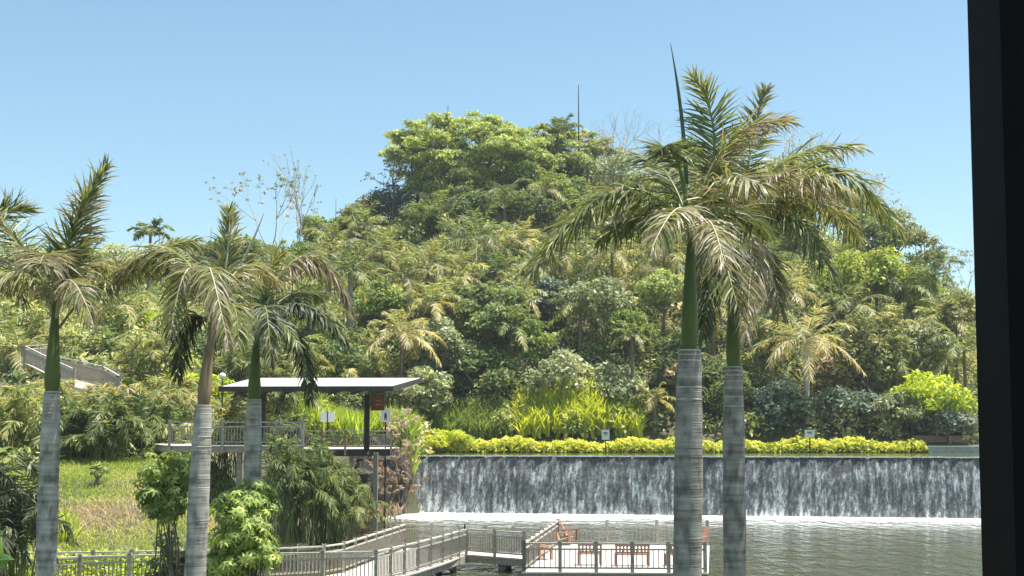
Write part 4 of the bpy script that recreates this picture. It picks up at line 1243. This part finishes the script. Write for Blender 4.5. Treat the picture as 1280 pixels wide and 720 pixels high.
# walkway on the lake: near rail and far rail
near = [top2floor(30, 699), top2floor(100, 695), top2floor(162, 693.5), top2floor(335, 691), top2floor(403, 690), top2floor(470, 688.5), top2floor(522, 677), top2floor(553, 669), top2floor(583, 660.5), top2floor(655, 665)]
far = [top2floor(19, 690.5), top2floor(165, 688.5), top2floor(335, 685), top2floor(405, 682), top2floor(430, 678.5), top2floor(470, 666), top2floor(507, 654.5), top2floor(677, 660)]
w0 = near[4].copy()
bw = thing("boardwalk", w0, "curving timber boardwalk with railings over the lake's near left corner", "boardwalk")
def strip_deck(root, A, B, z, loc):
    b = MB()
    # resample both sides
    def rs(P, n=40):
        P = np.array(P); s = np.concatenate([[0], np.cumsum(np.linalg.norm(np.diff(P, axis=0), axis=1))]); s /= s[-1]
        t = np.linspace(0, 1, n); return np.stack([np.interp(t, s, P[:, k]) for k in range(3)], 1)
    a = rs(A); c = rs(B); n = len(a)
    mid = (a + c) / 2
    a = mid + (a - mid) * 1.07; c = mid + (c - mid) * 1.07
    for (za, zb) in ((z, z - .06),):
        V = np.concatenate([np.c_[a[:, :2], np.full(n, za)], np.c_[c[:, :2], np.full(n, za)], np.c_[a[:, :2], np.full(n, zb)], np.c_[c[:, :2], np.full(n, zb)]])
        F = []
        for i in range(n - 1):
            F += [[i, i + 1, n + i + 1, n + i], [2 * n + i, 3 * n + i, 3 * n + i + 1, 2 * n + i + 1], [i, 2 * n + i, 2 * n + i + 1, i + 1], [n + i, n + i + 1, 3 * n + i + 1, 3 * n + i]]
        b.add(V, F)
    b.build("deck", M['deck'], root, loc)
    for S in (mid + (a - mid) * .93, mid + (c - mid) * .93):
        b = MB()
        for i in range(0, n - 1):
            b.beam((S[i][0], S[i][1], z - .19), (S[i + 1][0], S[i + 1][1], z - .19), .1, .24)
        b.build("beam", M['wood'], root, loc)
    for i in range(2, n, 5):
        for S in (a, c):
            q = mid[i] + (S[i] - mid[i]) * .6
            b = MB(); b.box((q[0], q[1], z - .9), (.28, .28, 1.3))
            b.build("pile", M['wood'], root, loc)
strip_deck(bw, near, far, DZ, w0)
railing(bw, near, w0, DZ, sp=1.45)
railing(bw, far, w0, DZ, sp=1.45)

# the square viewing platform
Pfl = top2floor(655, 678); Pbl = top2floor(697, 650.5); Pbr = top2floor(884, 652); Pfr = top2floor(881, 679)
pf = thing("viewing_platform", Pfl, "pale square timber viewing platform with railings out over the lake", "platform")
deck_slab(pf, [Pfl + [-.1, -.12, 0], Pfr + [.1, -.12, 0], Pbr + [.1, .1, 0], Pbl + [-.1, .1, 0]], DZ + .004, Pfl, thick=.3)
railing(pf, [Pfl, Pfr], Pfl, DZ, sp=1.25, bsp=.2)
railing(pf, [Pfl + (Pbl - Pfl) * .28 * 0, Pbl], Pfl, DZ, sp=1.6)
railing(pf, [Pbl, Pbr], Pfl, DZ, sp=2.0, bsp=.2)
for t in (.06, .35, .65, .94):
    for s in (.08, .92):
        q = (Pfl * (1 - t) + Pfr * t) * (1 - s) + (Pbl * (1 - t) + Pbr * t) * s
        b = MB(); b.box((q[0], q[1], DZ - 1.2), (.3, .3, 1.7)); b.build("pile", M['wood'], pf, Pfl)

# furniture on the platform
def deck_point(px, py, z=DZ + .01): return on(px, py, z)
def bench(px, py, width, label):
    c = deck_point(px, py); root = thing("bench", c, label, "bench", "red-brown benches along the platform railing")
    b = MB()
    for k in range(4): b.box(c + [0, -.16 + k * .13, .43], (width, .1, .035))
    b.build("seat", M['red_wood'], root, c)
    b = MB()
    b.box(c + [0, -.27, .80], (width, .04, .1)); b.box(c + [0, -.26, .52], (width, .04, .06))
    n = max(5, int(width / .13))
    for k in range(n): b.box(c + [-width / 2 + .06 + k * (width - .12) / (n - 1), -.265, .66], (.07, .025, .24))
    b.build("backrest", M['red_wood'], root, c)
    for sx in (-1, 1):
        for sy, hh in ((-.26, .84), (.24, .42)):
            b = MB(); b.box(c + [sx * (width / 2 - .05), sy, hh / 2], (.07, .07, hh)); b.build("leg", M['red_wood'], root, c)
bench(737, 706, .95, "red-brown slatted bench behind the front railing, nearest the platform's left corner")
bench(790, 707, 1.35, "widest red-brown slatted bench behind the middle of the front railing")
bench(846, 707, .9, "red-brown slatted bench right behind the tall palm's trunk")

def lounge_chair(px, py, rz, label, s=1.0):
    """low slatted deck chair: sloped seat, tall raked back, broad arms"""
    c = deck_point(px, py); root = thing("deck_chair", c, label, "deck chair", "orange deck chairs on the platform")
    root.rotation_euler[2] = rz; root.scale = (s, s, s)
    z = np.zeros(3)
    b = MB()
    for k in range(6): b.box((0, -.28 + k * .1, .36 - (k) * .028), (.52, .085, .025), rx=-.27)
    b.build("seat", M['orange_wood'], root, z)
    b = MB()
    for k in range(5): b.box((-.21 + k * .105, .42, .58), (.09, .025, .85 - .05 * abs(k - 2)), rx=-.42)
    b.box((0, .36, .45), (.5, .03, .06), rx=-.42)
    b.build("backrest", M['orange_wood'], root, z)
    for sx in (-1, 1):
        b = MB(); b.box((sx * .33, .02, .55), (.12, .68, .028)); b.build("armrest", M['orange_wood'], root, z)
        b = MB(); b.box((sx * .3, -.27, .27), (.05, .09, .54)); b.build("leg", M['orange_wood'], root, z)
        b = MB(); b.box((sx * .3, .3, .25), (.05, .09, .52), rx=-.2); b.build("leg", M['orange_wood'], root, z)
lounge_chair(706, 681, math.radians(78), "orange deck chair by the platform's left railing, nearer one of the leaning pair", 1.0)
lounge_chair(715, 675, math.radians(78), "orange deck chair by the platform's left railing, farther one of the leaning pair", 1.0)
lounge_chair(678, 699, math.radians(120), "orange deck chair tucked into the platform's front left corner", 1.0)
lounge_chair(871, 686, math.radians(-70), "deck chair at the platform's right end, peeping out from behind the tall trunk", 1.0)

# ------------------------------------------------------------------ pavilion and its deck
ZL = 5.12; ZR = 4.82
pv0 = at(380, 520, 64); pv0[2] = ZL
pv = thing("pavilion", pv0, "open pavilion with a thin pale flat roof on dark posts above the bank", "pavilion")
F0 = at(275, 483.5, 61.5); F1 = at(490, 483, 61.5); R0 = at(318, 472.5, 70); R1 = at(527, 472.5, 70)
b = MB()
th = .22
V = [F0, F1, R1, R0] + [p - np.array([0, 0, th]) for p in (F0, F1, R1, R0)]
b.add(V, [[0, 1, 2, 3], [7, 6, 5, 4]], 0)
b.build("roof", M['roof'], pv, pv0)
b = MB()
cs = [F0, F1, R1, R0]
for i in range(4):
    a = cs[i].copy(); c = cs[(i + 1) % 4].copy()
    cen = np.mean(cs, 0)
    o = nrm(np.cross(c - a, [0, 0, 1.0])) * .03
    b.beam(a + o - [0, 0, th / 2 + .0], c + o - [0, 0, th / 2 + .0], .05, th + .04)
for t in np.linspace(.1, .9, 7):
    a = F0 * (1 - t) + F1 * t; c = R0 * (1 - t) + R1 * t
    b.beam(a - [0, 0, th + .1], c - [0, 0, th + .1], .1, .16)
b.build("roof_frame", M['fascia'], pv, pv0)
for (px, d) in ((329, 64), (459, 66), (345, 69), (480, 69.5)):
    p = at(px, 500, d)
    b = MB(); b.box((p[0], p[1], (7.6 + ZR) / 2), (.26, .26, 7.75 - ZR + (.5 if d > 67 else 0)))
    if px in (329, 459): b.build("post", M['dark_steel'], pv, pv0)
# rain chain / slim rod under the left corner
b = MB(); p = at(278, 500, 61.6); b.tube([p + [0, 0, -.35], p + [0, 0, .45]], .025, 6); b.build("downpipe", M['dark_steel'], pv, pv0)

def floor_at(px, d, z): 
    p = at(px, 540, d); p[2] = z; return p
td = thing("pavilion_deck", floor_at(378, 60.5, ZL), "raised timber deck with double-topped railing under the pavilion's left half", "deck")
dl = np.array(td.location)
a0 = floor_at(212, 60.5, ZL); a1 = floor_at(378, 60.5, ZL)
deck_slab(td, [a0, a1, floor_at(378, 68, ZL), floor_at(190, 70, ZL)], ZL, dl, thick=.28)
railing(td, [a0, a1], dl, ZL, h=1.12, sp=1.15)
railing(td, [a1 + [0, .15, 0], floor_at(379, 64, ZL)], dl, ZL, h=1.12, sp=1.6)
for px in (235, 300, 345, 372):
    p = floor_at(px, 61.2, 0); b = MB(); b.box((p[0], p[1], ZL / 2 - .2), (.22, .22, ZL + .0)); b.build("pile", M['wood'], td, dl)
te = thing("lower_deck", floor_at(430, 70, ZR), "lower railed deck at the pavilion's right end, above the dark gap", "deck")
el = np.array(te.location)
e0 = floor_at(372, 70, ZR); e1 = floor_at(489, 73, ZR)
deck_slab(te, [e0, e1, floor_at(495, 79, ZR), floor_at(372, 79, ZR)], ZR, el, thick=.35, beam_mat='fascia')
railing(te, [e0, e1], el, ZR, h=1.02, sp=1.4, cap='wood')
for px in (440, 470):
    p = floor_at(px, 72, 0); b = MB(); b.box((p[0], p[1], ZR / 2 - .2), (.25, .25, ZR)); b.build("pile", M['wood'], te, el)

# boardwalk high on the left hillside
def up(px, py, d): return at(px, py, d)
hb = [up(30, 454, 79), up(62, 470, 78), up(92, 484, 77)]
hc = [up(70, 470, 81), up(100, 476, 80), up(128, 483, 79), up(150, 496, 78)]
ub = thing("hillside_boardwalk", hc[1], "weathered railed boardwalk bending across the upper left hillside", "boardwalk")
ul = hc[1]
railing(ub, hb, ul, 0, sp=1.5, h=1.1, bsp=.12, bal=.06)
railing(ub, hc, ul, 0, sp=1.5, h=1.25, bsp=.12, bal=.07)
railing(ub, [up(30, 454, 79.2), up(66, 451, 82.5)], ul, 0, sp=1.5, h=1.1, bsp=.12, bal=.06)
b = MB()
Q = [hb[0] + [0, 0, 0], hb[1], hb[2], hc[3], hc[2], hc[1], hc[0]]
for i in range(3):
    j = 6 - i
    A_, B_ = hb[min(i, 2)], hb[min(i + 1, 2)]
    C_, D_ = hc[min(i, 3)], hc[min(i + 1, 3)]
    V = [A_, B_, D_, C_]; b.add([v + [0, 0, .02] for v in V] + [v - [0, 0, .06] for v in V], [[0, 1, 2, 3], [7, 6, 5, 4], [0, 4, 5, 1], [1, 5, 6, 2], [2, 6, 7, 3]])
b.build("deck", M['wood'], ub, ul)

# ------------------------------------------------------------------ signs, lamps, masts, low wall
def sign(px, py, d, w, h, label, board='white', post=True, ink=True, name="sign", ptop=None, figure=False, gz=None):
    c = at(px, py, d)
    g = gz if gz is not None else float(H(c[0], d))
    root = thing(name, (c[0], c[1], g), label, "sign")
    loc = np.array(root.location)
    b = MB(); b.box(c, (w, .04, h)); pn = b.build("panel", M[board], root, loc)
    b = MB()
    if ink and not figure:
        b.box(c + [0, -.023, h * .18], (w * .55, .004, h * .13)); b.box(c + [0, -.023, -.02 * h], (w * .4, .004, h * .07))
    if figure:
        b.tube([c + [0, -.024, .13], c + [0, -.026, .05]], [.06, .05], 8)
        b.box(c + [0, -.023, -.04], (.14, .004, .2)); b.box(c + [-.04, -.023, -.2], (.045, .004, .14)); b.box(c + [.04, -.023, -.2], (.045, .004, .14))
    if b.n: b.build("lettering", M['ink'], pn, loc)
    if post:
        b = MB(); b.box((c[0], c[1] + .05, (g + c[2]) / 2), (.08, .05, c[2] - g + h * .8)); b.build("post", M['dark_steel'], root, loc)
sign(757, 543.5, BANK - 1.3, .62, .8, "white sign standing in the hedge above the yellow strap-leaved plants' foot", gz=3.0)
sign(1012, 542, BANK - 1.3, .8, .62, "white sign with a dark line of text at the hedge right of the tall palms", gz=3.0)
sign(851, 541, BANK + 1.4, .42, .26, "tiny white plate just left of the tall palm's trunk", ink=False)
sign(409.5, 521, 77, .82, .6, "pale double notice board behind the lower deck's railing", ink=False)
b = MB()
sign(482, 519.5, 74, .56, .72, "white notice with a dark figure right of the pavilion's dark post", figure=True)
sign(472, 504, 66.2, .7, .75, "square brown sign fixed beside the pavilion's right post", board='brown_sign', post=False, ink=False, name="brown_sign")
# its pale lines of lettering
o = [x for x in bpy.data.objects if x.name == "brown_sign"][0]
loc = np.array(o.location); c = at(472, 504, 66.2)
b = MB(); b.box(c + [.05, -.024, .12], (.22, .004, .05)); b.box(c + [.05, -.024, -.08], (.3, .004, .05)); b.build("lettering", M['concrete'], o, loc)
# the dark bar splitting the double notice board
for o in [x for x in bpy.data.objects if x.get("label", "").startswith("pale double")]:
    loc = np.array(o.location); c = at(409.5, 521, 77)
    b = MB(); b.box(c + [0, -.03, 0], (.06, .02, .66)); b.build("bar", M['dark_steel'], o, loc)

def lamp(px, py, d, label, r=.14, gz=None, ptop=None):
    c = at(px, py, d); g = float(H(c[0], d)) if gz is None else gz
    root = thing("lamp_post", (c[0], c[1], g), label, "lamp")
    loc = np.array(root.location)
    b = MB(); b.tube([(c[0], c[1], g), (c[0], c[1], c[2] - r * .8)], .035, 8); b.build("pole", M['dark_steel'], root, loc)
    b = MB(); tt = np.linspace(0, math.pi, 9)
    b.tube(np.stack([np.full(9, c[0]), np.full(9, c[1]), c[2] + np.cos(tt) * r * .9], 1)[::-1], np.maximum(np.sin(tt), .02) * r, 12)
    b.build("lamp_globe", M['white'], root, loc)
lamp(278, 470, 72, "small white globe lamp rising at the pavilion roof's left tip", .2)
lamp(581, 652, 54.5, "small white cap light on the boardwalk railing's far corner", .13, gz=DZ + 1.1)

def mast(px, ytop, d, r, label, ybase=None):
    c = at(px, ytop, d); g = float(H(c[0], d))
    b = MB(); b.tube([(c[0], d, g), (c[0], d, (g + c[2]) / 2), (c[0], d, c[2])], [r, r * .8, r * .35], 6)
    tag(b.build("mast", M['dark_steel'], None, (c[0], d, g)), label, "mast")
mast(723, 106, 156, .11, "tallest thin dark mast standing on the hill's crest")
mast(560, 132, 156, .10, "short thin mast just above the flat-topped hilltop tree")
mast(200, 268, 130, .05, "thin mast on the left skyline beside the green palm")  # pole in place of a far palm's closed spear leaf
mast(264, 284, 140, .05, "thin mast on the left skyline just left of the brown upright frond")  # likewise a far palm's spear leaf drawn as a pole
mast(420, 247, 145, .05, "thin mast on the skyline between the slender trees and the dark spiky tree")

# low wall at the right end of the bank
wa = at(1152, 560, BANK - .4); wb = wa + np.array([30, 0, 0])
lw = thing("low_wall", (wa[0], wa[1], POOL_Z), "low brown wall with a pale concrete kerb at the pool's right end", "wall")
ll = np.array(lw.location)
b = MB(); b.beam((wa[0], wa[1] + 2.2, POOL_Z + .85), (wb[0], wb[1] + 2.2, POOL_Z + .85), .3, 1.1); b.build("upper_wall", M['brown_wall'], lw, ll)
b = MB(); b.beam((wa[0] + .5, wa[1], POOL_Z + .2), (wb[0], wb[1], POOL_Z + .2), .5, .55); b.build("kerb", M['concrete'], lw, ll)
b = MB(); b.beam((wa[0] + .45, wa[1] + .5, POOL_Z + .53), (wb[0], wb[1] + .5, POOL_Z + .53), 1.6, .1); b.build("coping", M['cap'], lw, ll)

# ------------------------------------------------------------------ the foreground royal palms
F = lambda pts, **k: dict(p=pts, **k)
royal_palm("tallest royal palm with bright green crownshaft and upright closed spear leaf", 20,
    [(859, 740), (860, 640), (861, 540), (862, 437)], .45, [(862.5, 350), (864, 285)], .27, 'shaft_green',
    [
     F([(864, 300, 0), (775, 238, -.3), (660, 345, -.7)], n=90, Lf=.82, dry=.42, droop=.75, plum=.75, wd=.042, r0=.035),
     F([(862, 290, 0), (848, 205, -.5), (826, 186, -1.6)], n=62, Lf=.62, dry=.22, droop=.3, plum=.6, wd=.04, start=.45, r0=.045),
     F([(868, 290, 0), (893, 180, .2), (868, 98, .1)], n=70, Lf=.66, dry=.45, droop=.2, plum=.5, wd=.04, r0=.035),
     F([(870, 292, 0), (905, 185, .1), (985, 150, .3)], n=72, Lf=.7, dry=.72, dsd=.18, droop=.45, plum=.6, wd=.042, r0=.035),
     F([(866, 300, 0), (815, 270, .6), (750, 300, 1.2)], n=66, Lf=.7, dry=.35, droop=.8, plum=.6, wd=.04),
     F([(870, 300, 0), (905, 265, .8), (960, 290, 1.8)], n=66, Lf=.7, dry=.3, droop=.8, plum=.6, wd=.04),
     F([(866, 296, 0), (835, 220, .9), (800, 195, 1.7)], n=60, Lf=.65, dry=.28, droop=.5, plum=.6, wd=.04),
     F([(868, 305, 0), (885, 275, -1.2), (905, 330, -2.4)], n=60, Lf=.6, dry=.75, dsd=.2, droop=.9, plum=.6, wd=.036),
     F([(865, 300, 0), (800, 240, 1.0), (735, 255, 1.9)], n=66, Lf=.75, dry=.5, dsd=.2, droop=.8, plum=.7, wd=.04),
     F([(868, 300, 0), (850, 260, -1.3), (815, 310, -2.4)], n=60, Lf=.65, dry=.65, dsd=.25, droop=1.0, plum=.7, wd=.036),
     F([(868, 296, 0), (890, 215, 1.2), (925, 175, 2.0)], n=66, Lf=.75, dry=.4, dsd=.2, droop=.5, plum=.7, wd=.04),
     F([(868, 300, 0), (905, 230, -.6), (955, 235, -1.2)], n=66, Lf=.7, dry=.6, dsd=.25, droop=.7, plum=.7, wd=.038),
    ], spear=((858, 230, .1), (838, 54, 0), .036, 'spear'))
royal_palm("royal palm with a hanging dying frond in front, second tall trunk on the right", 25,
    [(919, 740), (918, 640), (917, 540), (916.5, 458)], .44, [(918, 370), (925, 300)], .29, 'shaft_green',
    [
     F([(925, 300, 0), (1020, 208, .2), (1125, 290, .4)], n=90, Lf=.95, dry=.38, droop=.8, plum=.7, wd=.048, r0=.04),
     F([(926, 295, 0), (975, 205, .5), (1075, 185, .8)], n=80, Lf=.85, dry=.5, dsd=.2, droop=.5, plum=.7, wd=.045),
     F([(925, 290, 0), (938, 190, .1), (957, 112, -.1)], n=70, Lf=.62, dry=.55, dsd=.22, droop=.25, plum=.6, wd=.045),
     F([(927, 305, 0), (985, 268, -.5), (1040, 345, -1.2)], n=76, Lf=.9, dry=.4, dsd=.18, droop=1.0, plum=.6, wd=.046),
     F([(923, 300, 0), (900, 285, -1.6), (924, 390, -3.2)], n=90, Lf=.9, dry=.42, dsd=.28, droop=.8, plum=.7, wd=.04, tipdry=.4, r0=.04),
     F([(923, 305, 0), (938, 300, -1.2), (932, 420, -2.2)], n=60, Lf=.8, dry=.85, dsd=.15, droop=1.4, plum=.5, wd=.038),
     F([(922, 300, 0), (895, 330, -.5), (880, 420, -.8)], n=60, Lf=.7, dry=.2, droop=1.2, plum=.6, wd=.042),
     F([(924, 300, 0), (965, 250, 1.2), (1010, 270, 2.2)], n=66, Lf=.85, dry=.3, droop=.8, plum=.6, wd=.045),
     F([(923, 296, 0), (900, 215, .8), (870, 200, 1.7)], n=60, Lf=.75, dry=.3, droop=.5, plum=.6, wd=.045),
     F([(924, 300, 0), (940, 240, -.6), (985, 215, -1.6)], n=60, Lf=.75, dry=.75, dsd=.2, droop=.6, plum=.6, wd=.045),
     F([(926, 300, 0), (1000, 245, 1.0), (1075, 300, 1.8)], n=80, Lf=.9, dry=.45, dsd=.25, droop=.9, plum=.7, wd=.044),
     F([(926, 300, 0), (990, 225, -.6), (1060, 240, -1.2)], n=80, Lf=.9, dry=.65, dsd=.25, droop=.8, plum=.8, wd=.042),
     F([(922, 300, 0), (885, 300, .2), (865, 365, .3)], n=70, Lf=.8, dry=.7, dsd=.25, droop=1.1, plum=.7, wd=.04),
     F([(926, 302, 0), (955, 320, -.6), (975, 390, -1.2)], n=70, Lf=.8, dry=.75, dsd=.25, droop=1.2, plum=.7, wd=.04),
    ])
royal_palm("leftmost royal palm, its tall fresh green frond upright against the sky", 25,
    [(57, 740), (59, 660), (62, 570), (65, 489)], .385, [(67, 430), (70, 375)], .31, 'shaft_green',
    [
     F([(72, 385, 0), (88, 300, 0), (132, 212, .1)], n=100, Lf=.85, dry=.5, dsd=.16, droop=.25, plum=.7, wd=.055, r0=.04, fwd=.8),
     F([(70, 380, 0), (60, 325, -.8), (50, 330, -2.2)], n=70, Lf=.8, dry=.6, dsd=.2, droop=.5, plum=.6, wd=.05, start=.4),
     F([(74, 410, 0), (145, 340, .2), (245, 300, .6)], n=110, Lf=.85, dry=.5, dsd=.2, droop=.7, plum=.9, wd=.045),
     F([(66, 385, 0), (25, 305, .4), (-30, 262, .6)], n=80, Lf=.8, dry=.45, dsd=.2, droop=.2, plum=.8, wd=.045),
     F([(66, 395, 0), (25, 340, -.4), (-20, 380, -.8)], n=70, Lf=.8, dry=.6, dsd=.2, droop=1.0, plum=.6, wd=.045),
     F([(72, 390, 0), (110, 330, 1), (150, 350, 1.8)], n=70, Lf=.8, dry=.7, dsd=.2, droop=.9, plum=.6, wd=.045),
     F([(70, 400, 0), (85, 350, -1.2), (115, 400, -2)], n=60, Lf=.7, dry=.7, dsd=.2, droop=1.1, plum=.6, wd=.045),
     F([(68, 392, 0), (45, 350, 1.0), (15, 360, 1.8)], n=60, Lf=.7, dry=.4, droop=.9, plum=.6, wd=.045),
     F([(70, 390, 0), (95, 310, .4), (110, 240, .9)], n=60, Lf=.7, dry=.8, dsd=.15, droop=.4, plum=.6, wd=.045),
    ], spear=((68, 370, -.2), (60, 298, -.2), .05, 'spear'), tm='trunk_pale')
# dry leaf sheath peeling from the leftmost palm
# leaning palm
royal_palm("leaning royal palm with a brown peeling crownshaft and drooping straw fronds", 24,
    [(243, 740), (247, 650), (251, 570), (254.5, 506)], .39, [(260, 450), (268, 405)], .27, 'shaft_brown',
    [
     F([(270, 410, 0), (283, 330, 0), (287, 262, .1)], n=60, Lf=.5, dry=.56, dsd=.2, droop=.3, plum=.6, wd=.04, fwd=1.4, r0=.045),
     F([(268, 405, 0), (238, 335, -.5), (212, 425, -1.2)], n=80, Lf=.75, dry=.56, dsd=.2, droop=1.2, plum=.6, wd=.042),
     F([(269, 405, 0), (262, 335, -1.2), (285, 430, -2.2)], n=80, Lf=.75, dry=.66, dsd=.15, droop=1.3, plum=.6, wd=.042),
     F([(268, 405, 0), (215, 315, .6), (140, 360, 1.0)], n=90, Lf=.8, dry=.55, dsd=.22, droop=1.0, plum=.7, wd=.042),
     F([(266, 412, 0), (238, 400, .2), (222, 470, .3)], n=66, Lf=.62, dry=.12, droop=1.0, plum=.6, wd=.042),
     F([(270, 405, 0), (300, 335, .8), (345, 350, 1.6)], n=70, Lf=.75, dry=.65, dsd=.2, droop=1.0, plum=.6, wd=.042),
     F([(270, 410, 0), (290, 380, -.8), (298, 430, -1.4)], n=50, Lf=.6, dry=.55, dsd=.2, droop=1.2, plum=.6, wd=.042),
     F([(267, 405, 0), (235, 340, 1.2), (190, 335, 2)], n=60, Lf=.75, dry=.4, dsd=.2, droop=.8, plum=.6, wd=.042),
    ], tm='trunk_pale')
royal_palm("royal palm with dark bluish fronds and a pale leaning spear, in front of the pavilion", 30,
    [(315, 740), (315, 640), (316, 560), (318, 499)], .42, [(319, 455), (323, 410)], .32, 'shaft_green',
    [
     F([(323, 412, 0), (375, 380, -.2), (432, 425, -.5)], n=90, Lf=.75, dry=.1, droop=1.0, plum=.5, wd=.055),
     F([(323, 415, 0), (368, 420, -.3), (388, 500, -.6)], n=80, Lf=.7, dry=.14, dsd=.2, droop=.9, plum=.6, wd=.055),
     F([(323, 410, 0), (332, 385, -1.4), (338, 455, -2.4)], n=66, Lf=.7, dry=.3, dsd=.3, droop=.9, plum=.6, wd=.05),
     F([(320, 412, 0), (290, 375, -.4), (262, 440, -.8)], n=80, Lf=.75, dry=.12, dsd=.15, droop=.9, plum=.6, wd=.055),
     F([(323, 408, 0), (380, 320, .3), (440, 385, .6)], n=90, Lf=.95, dry=.78, dsd=.15, droop=1.2, plum=.5, wd=.05),
     F([(322, 405, 0), (333, 350, .2), (352, 315, .4)], n=60, Lf=.6, dry=.55, dsd=.08, droop=.3, plum=.5, wd=.055),
     F([(322, 408, 0), (318, 360, .8), (295, 345, 1.6)], n=60, Lf=.7, dry=.2, droop=.8, plum=.6, wd=.055),
     F([(323, 410, 0), (360, 370, 1.0), (400, 370, 2.0)], n=66, Lf=.8, dry=.2, droop=.9, plum=.6, wd=.055),
     F([(322, 412, 0), (340, 395, -.6), (372, 430, -1.2)], n=60, Lf=.65, dry=.25, dsd=.2, droop=1.0, plum=.6, wd=.05),
    ], spear=((285, 362, .2), (330, 266, .2), .04, 'petiole_pale'), tm='trunk_pale')
# a palm whose crown only reaches in from beyond the left edge
royal_palm("royal palm beyond the left edge, only its frond tips showing", 27,
    [(-75, 740), (-72, 640), (-70, 560), (-68, 470)], .42, [(-66, 410), (-65, 360)], .33, 'shaft_green',
    [
     F([(-65, 370, 0), (-25, 285, 0), (35, 262, .1)], n=80, Lf=.85, dry=.35, dsd=.2, droop=-.1, plum=.9, wd=.045),
     F([(-65, 375, 0), (-20, 330, -.3), (30, 375, -.5)], n=80, Lf=.85, dry=.5, dsd=.2, droop=.9, plum=.6, wd=.045),
     F([(-65, 370, 0), (-110, 300, 0), (-170, 330, .1)], n=70, Lf=.85, dry=.35, droop=.7, plum=.6, wd=.045),
     F([(-65, 370, 0), (-70, 290, .5), (-60, 230, 1)], n=70, Lf=.8, dry=.35, droop=.3, plum=.6, wd=.045),
     F([(-65, 375, 0), (-100, 360, -.5), (-130, 420, -1)], n=70, Lf=.8, dry=.3, droop=.9, plum=.6, wd=.045),
    ])

# ------------------------------------------------------------------ the black frame at the photographer's side
D = 1.5
b = MB()
D1 = D - .1
x0t = at(1209, 0, D); x0b = at(1228, 720, D)
dx = (x0b[0] - x0t[0]) / (x0b[2] - x0t[2])
zt, zb = EYE + 1.3, EYE - 1.9
xl = lambda z: x0t[0] + (z - x0t[2]) * dx
V = [[xl(zb), D1, zb], [xl(zb) + .34, D1, zb], [xl(zt) + .34, D1, zt], [xl(zt), D1, zt],
     [xl(zb), D, zb], [xl(zb) + .34, D, zb], [xl(zt) + .34, D, zt], [xl(zt), D, zt]]
b.add(V, [[0, 1, 2, 3], [5, 4, 7, 6], [4, 0, 3, 7], [1, 5, 6, 2], [3, 2, 6, 7], [4, 5, 1, 0]])
tag(b.build("window_frame", M['frame'], None, (xl(zb), D, zb)), "black upright window frame close by along the right edge", "window frame")

# ------------------------------------------------------------------ thin haze, added to lift the dark tones
hz = bpy.data.materials.new("thin_haze"); hz.use_nodes = True
nt = hz.node_tree
for n_ in list(nt.nodes):
    if n_.type != 'OUTPUT_MATERIAL': nt.nodes.remove(n_)
pvn = nt.nodes.new("ShaderNodeVolumePrincipled")
pvn.inputs["Color"].default_value = (.9, .96, 1, 1)
pvn.inputs["Density"].default_value = 0.00028
pvn.inputs["Anisotropy"].default_value = .2
nt.links.new(pvn.outputs[0], nt.nodes["Material Output"].inputs["Volume"])
b = MB()
b.box((0, 1070, 35), (3900, 2500, 84))
tag(b.build("haze", hz), "thin bright haze over the lake and hillside, added to lift the dark tones", "haze", kind='stuff')
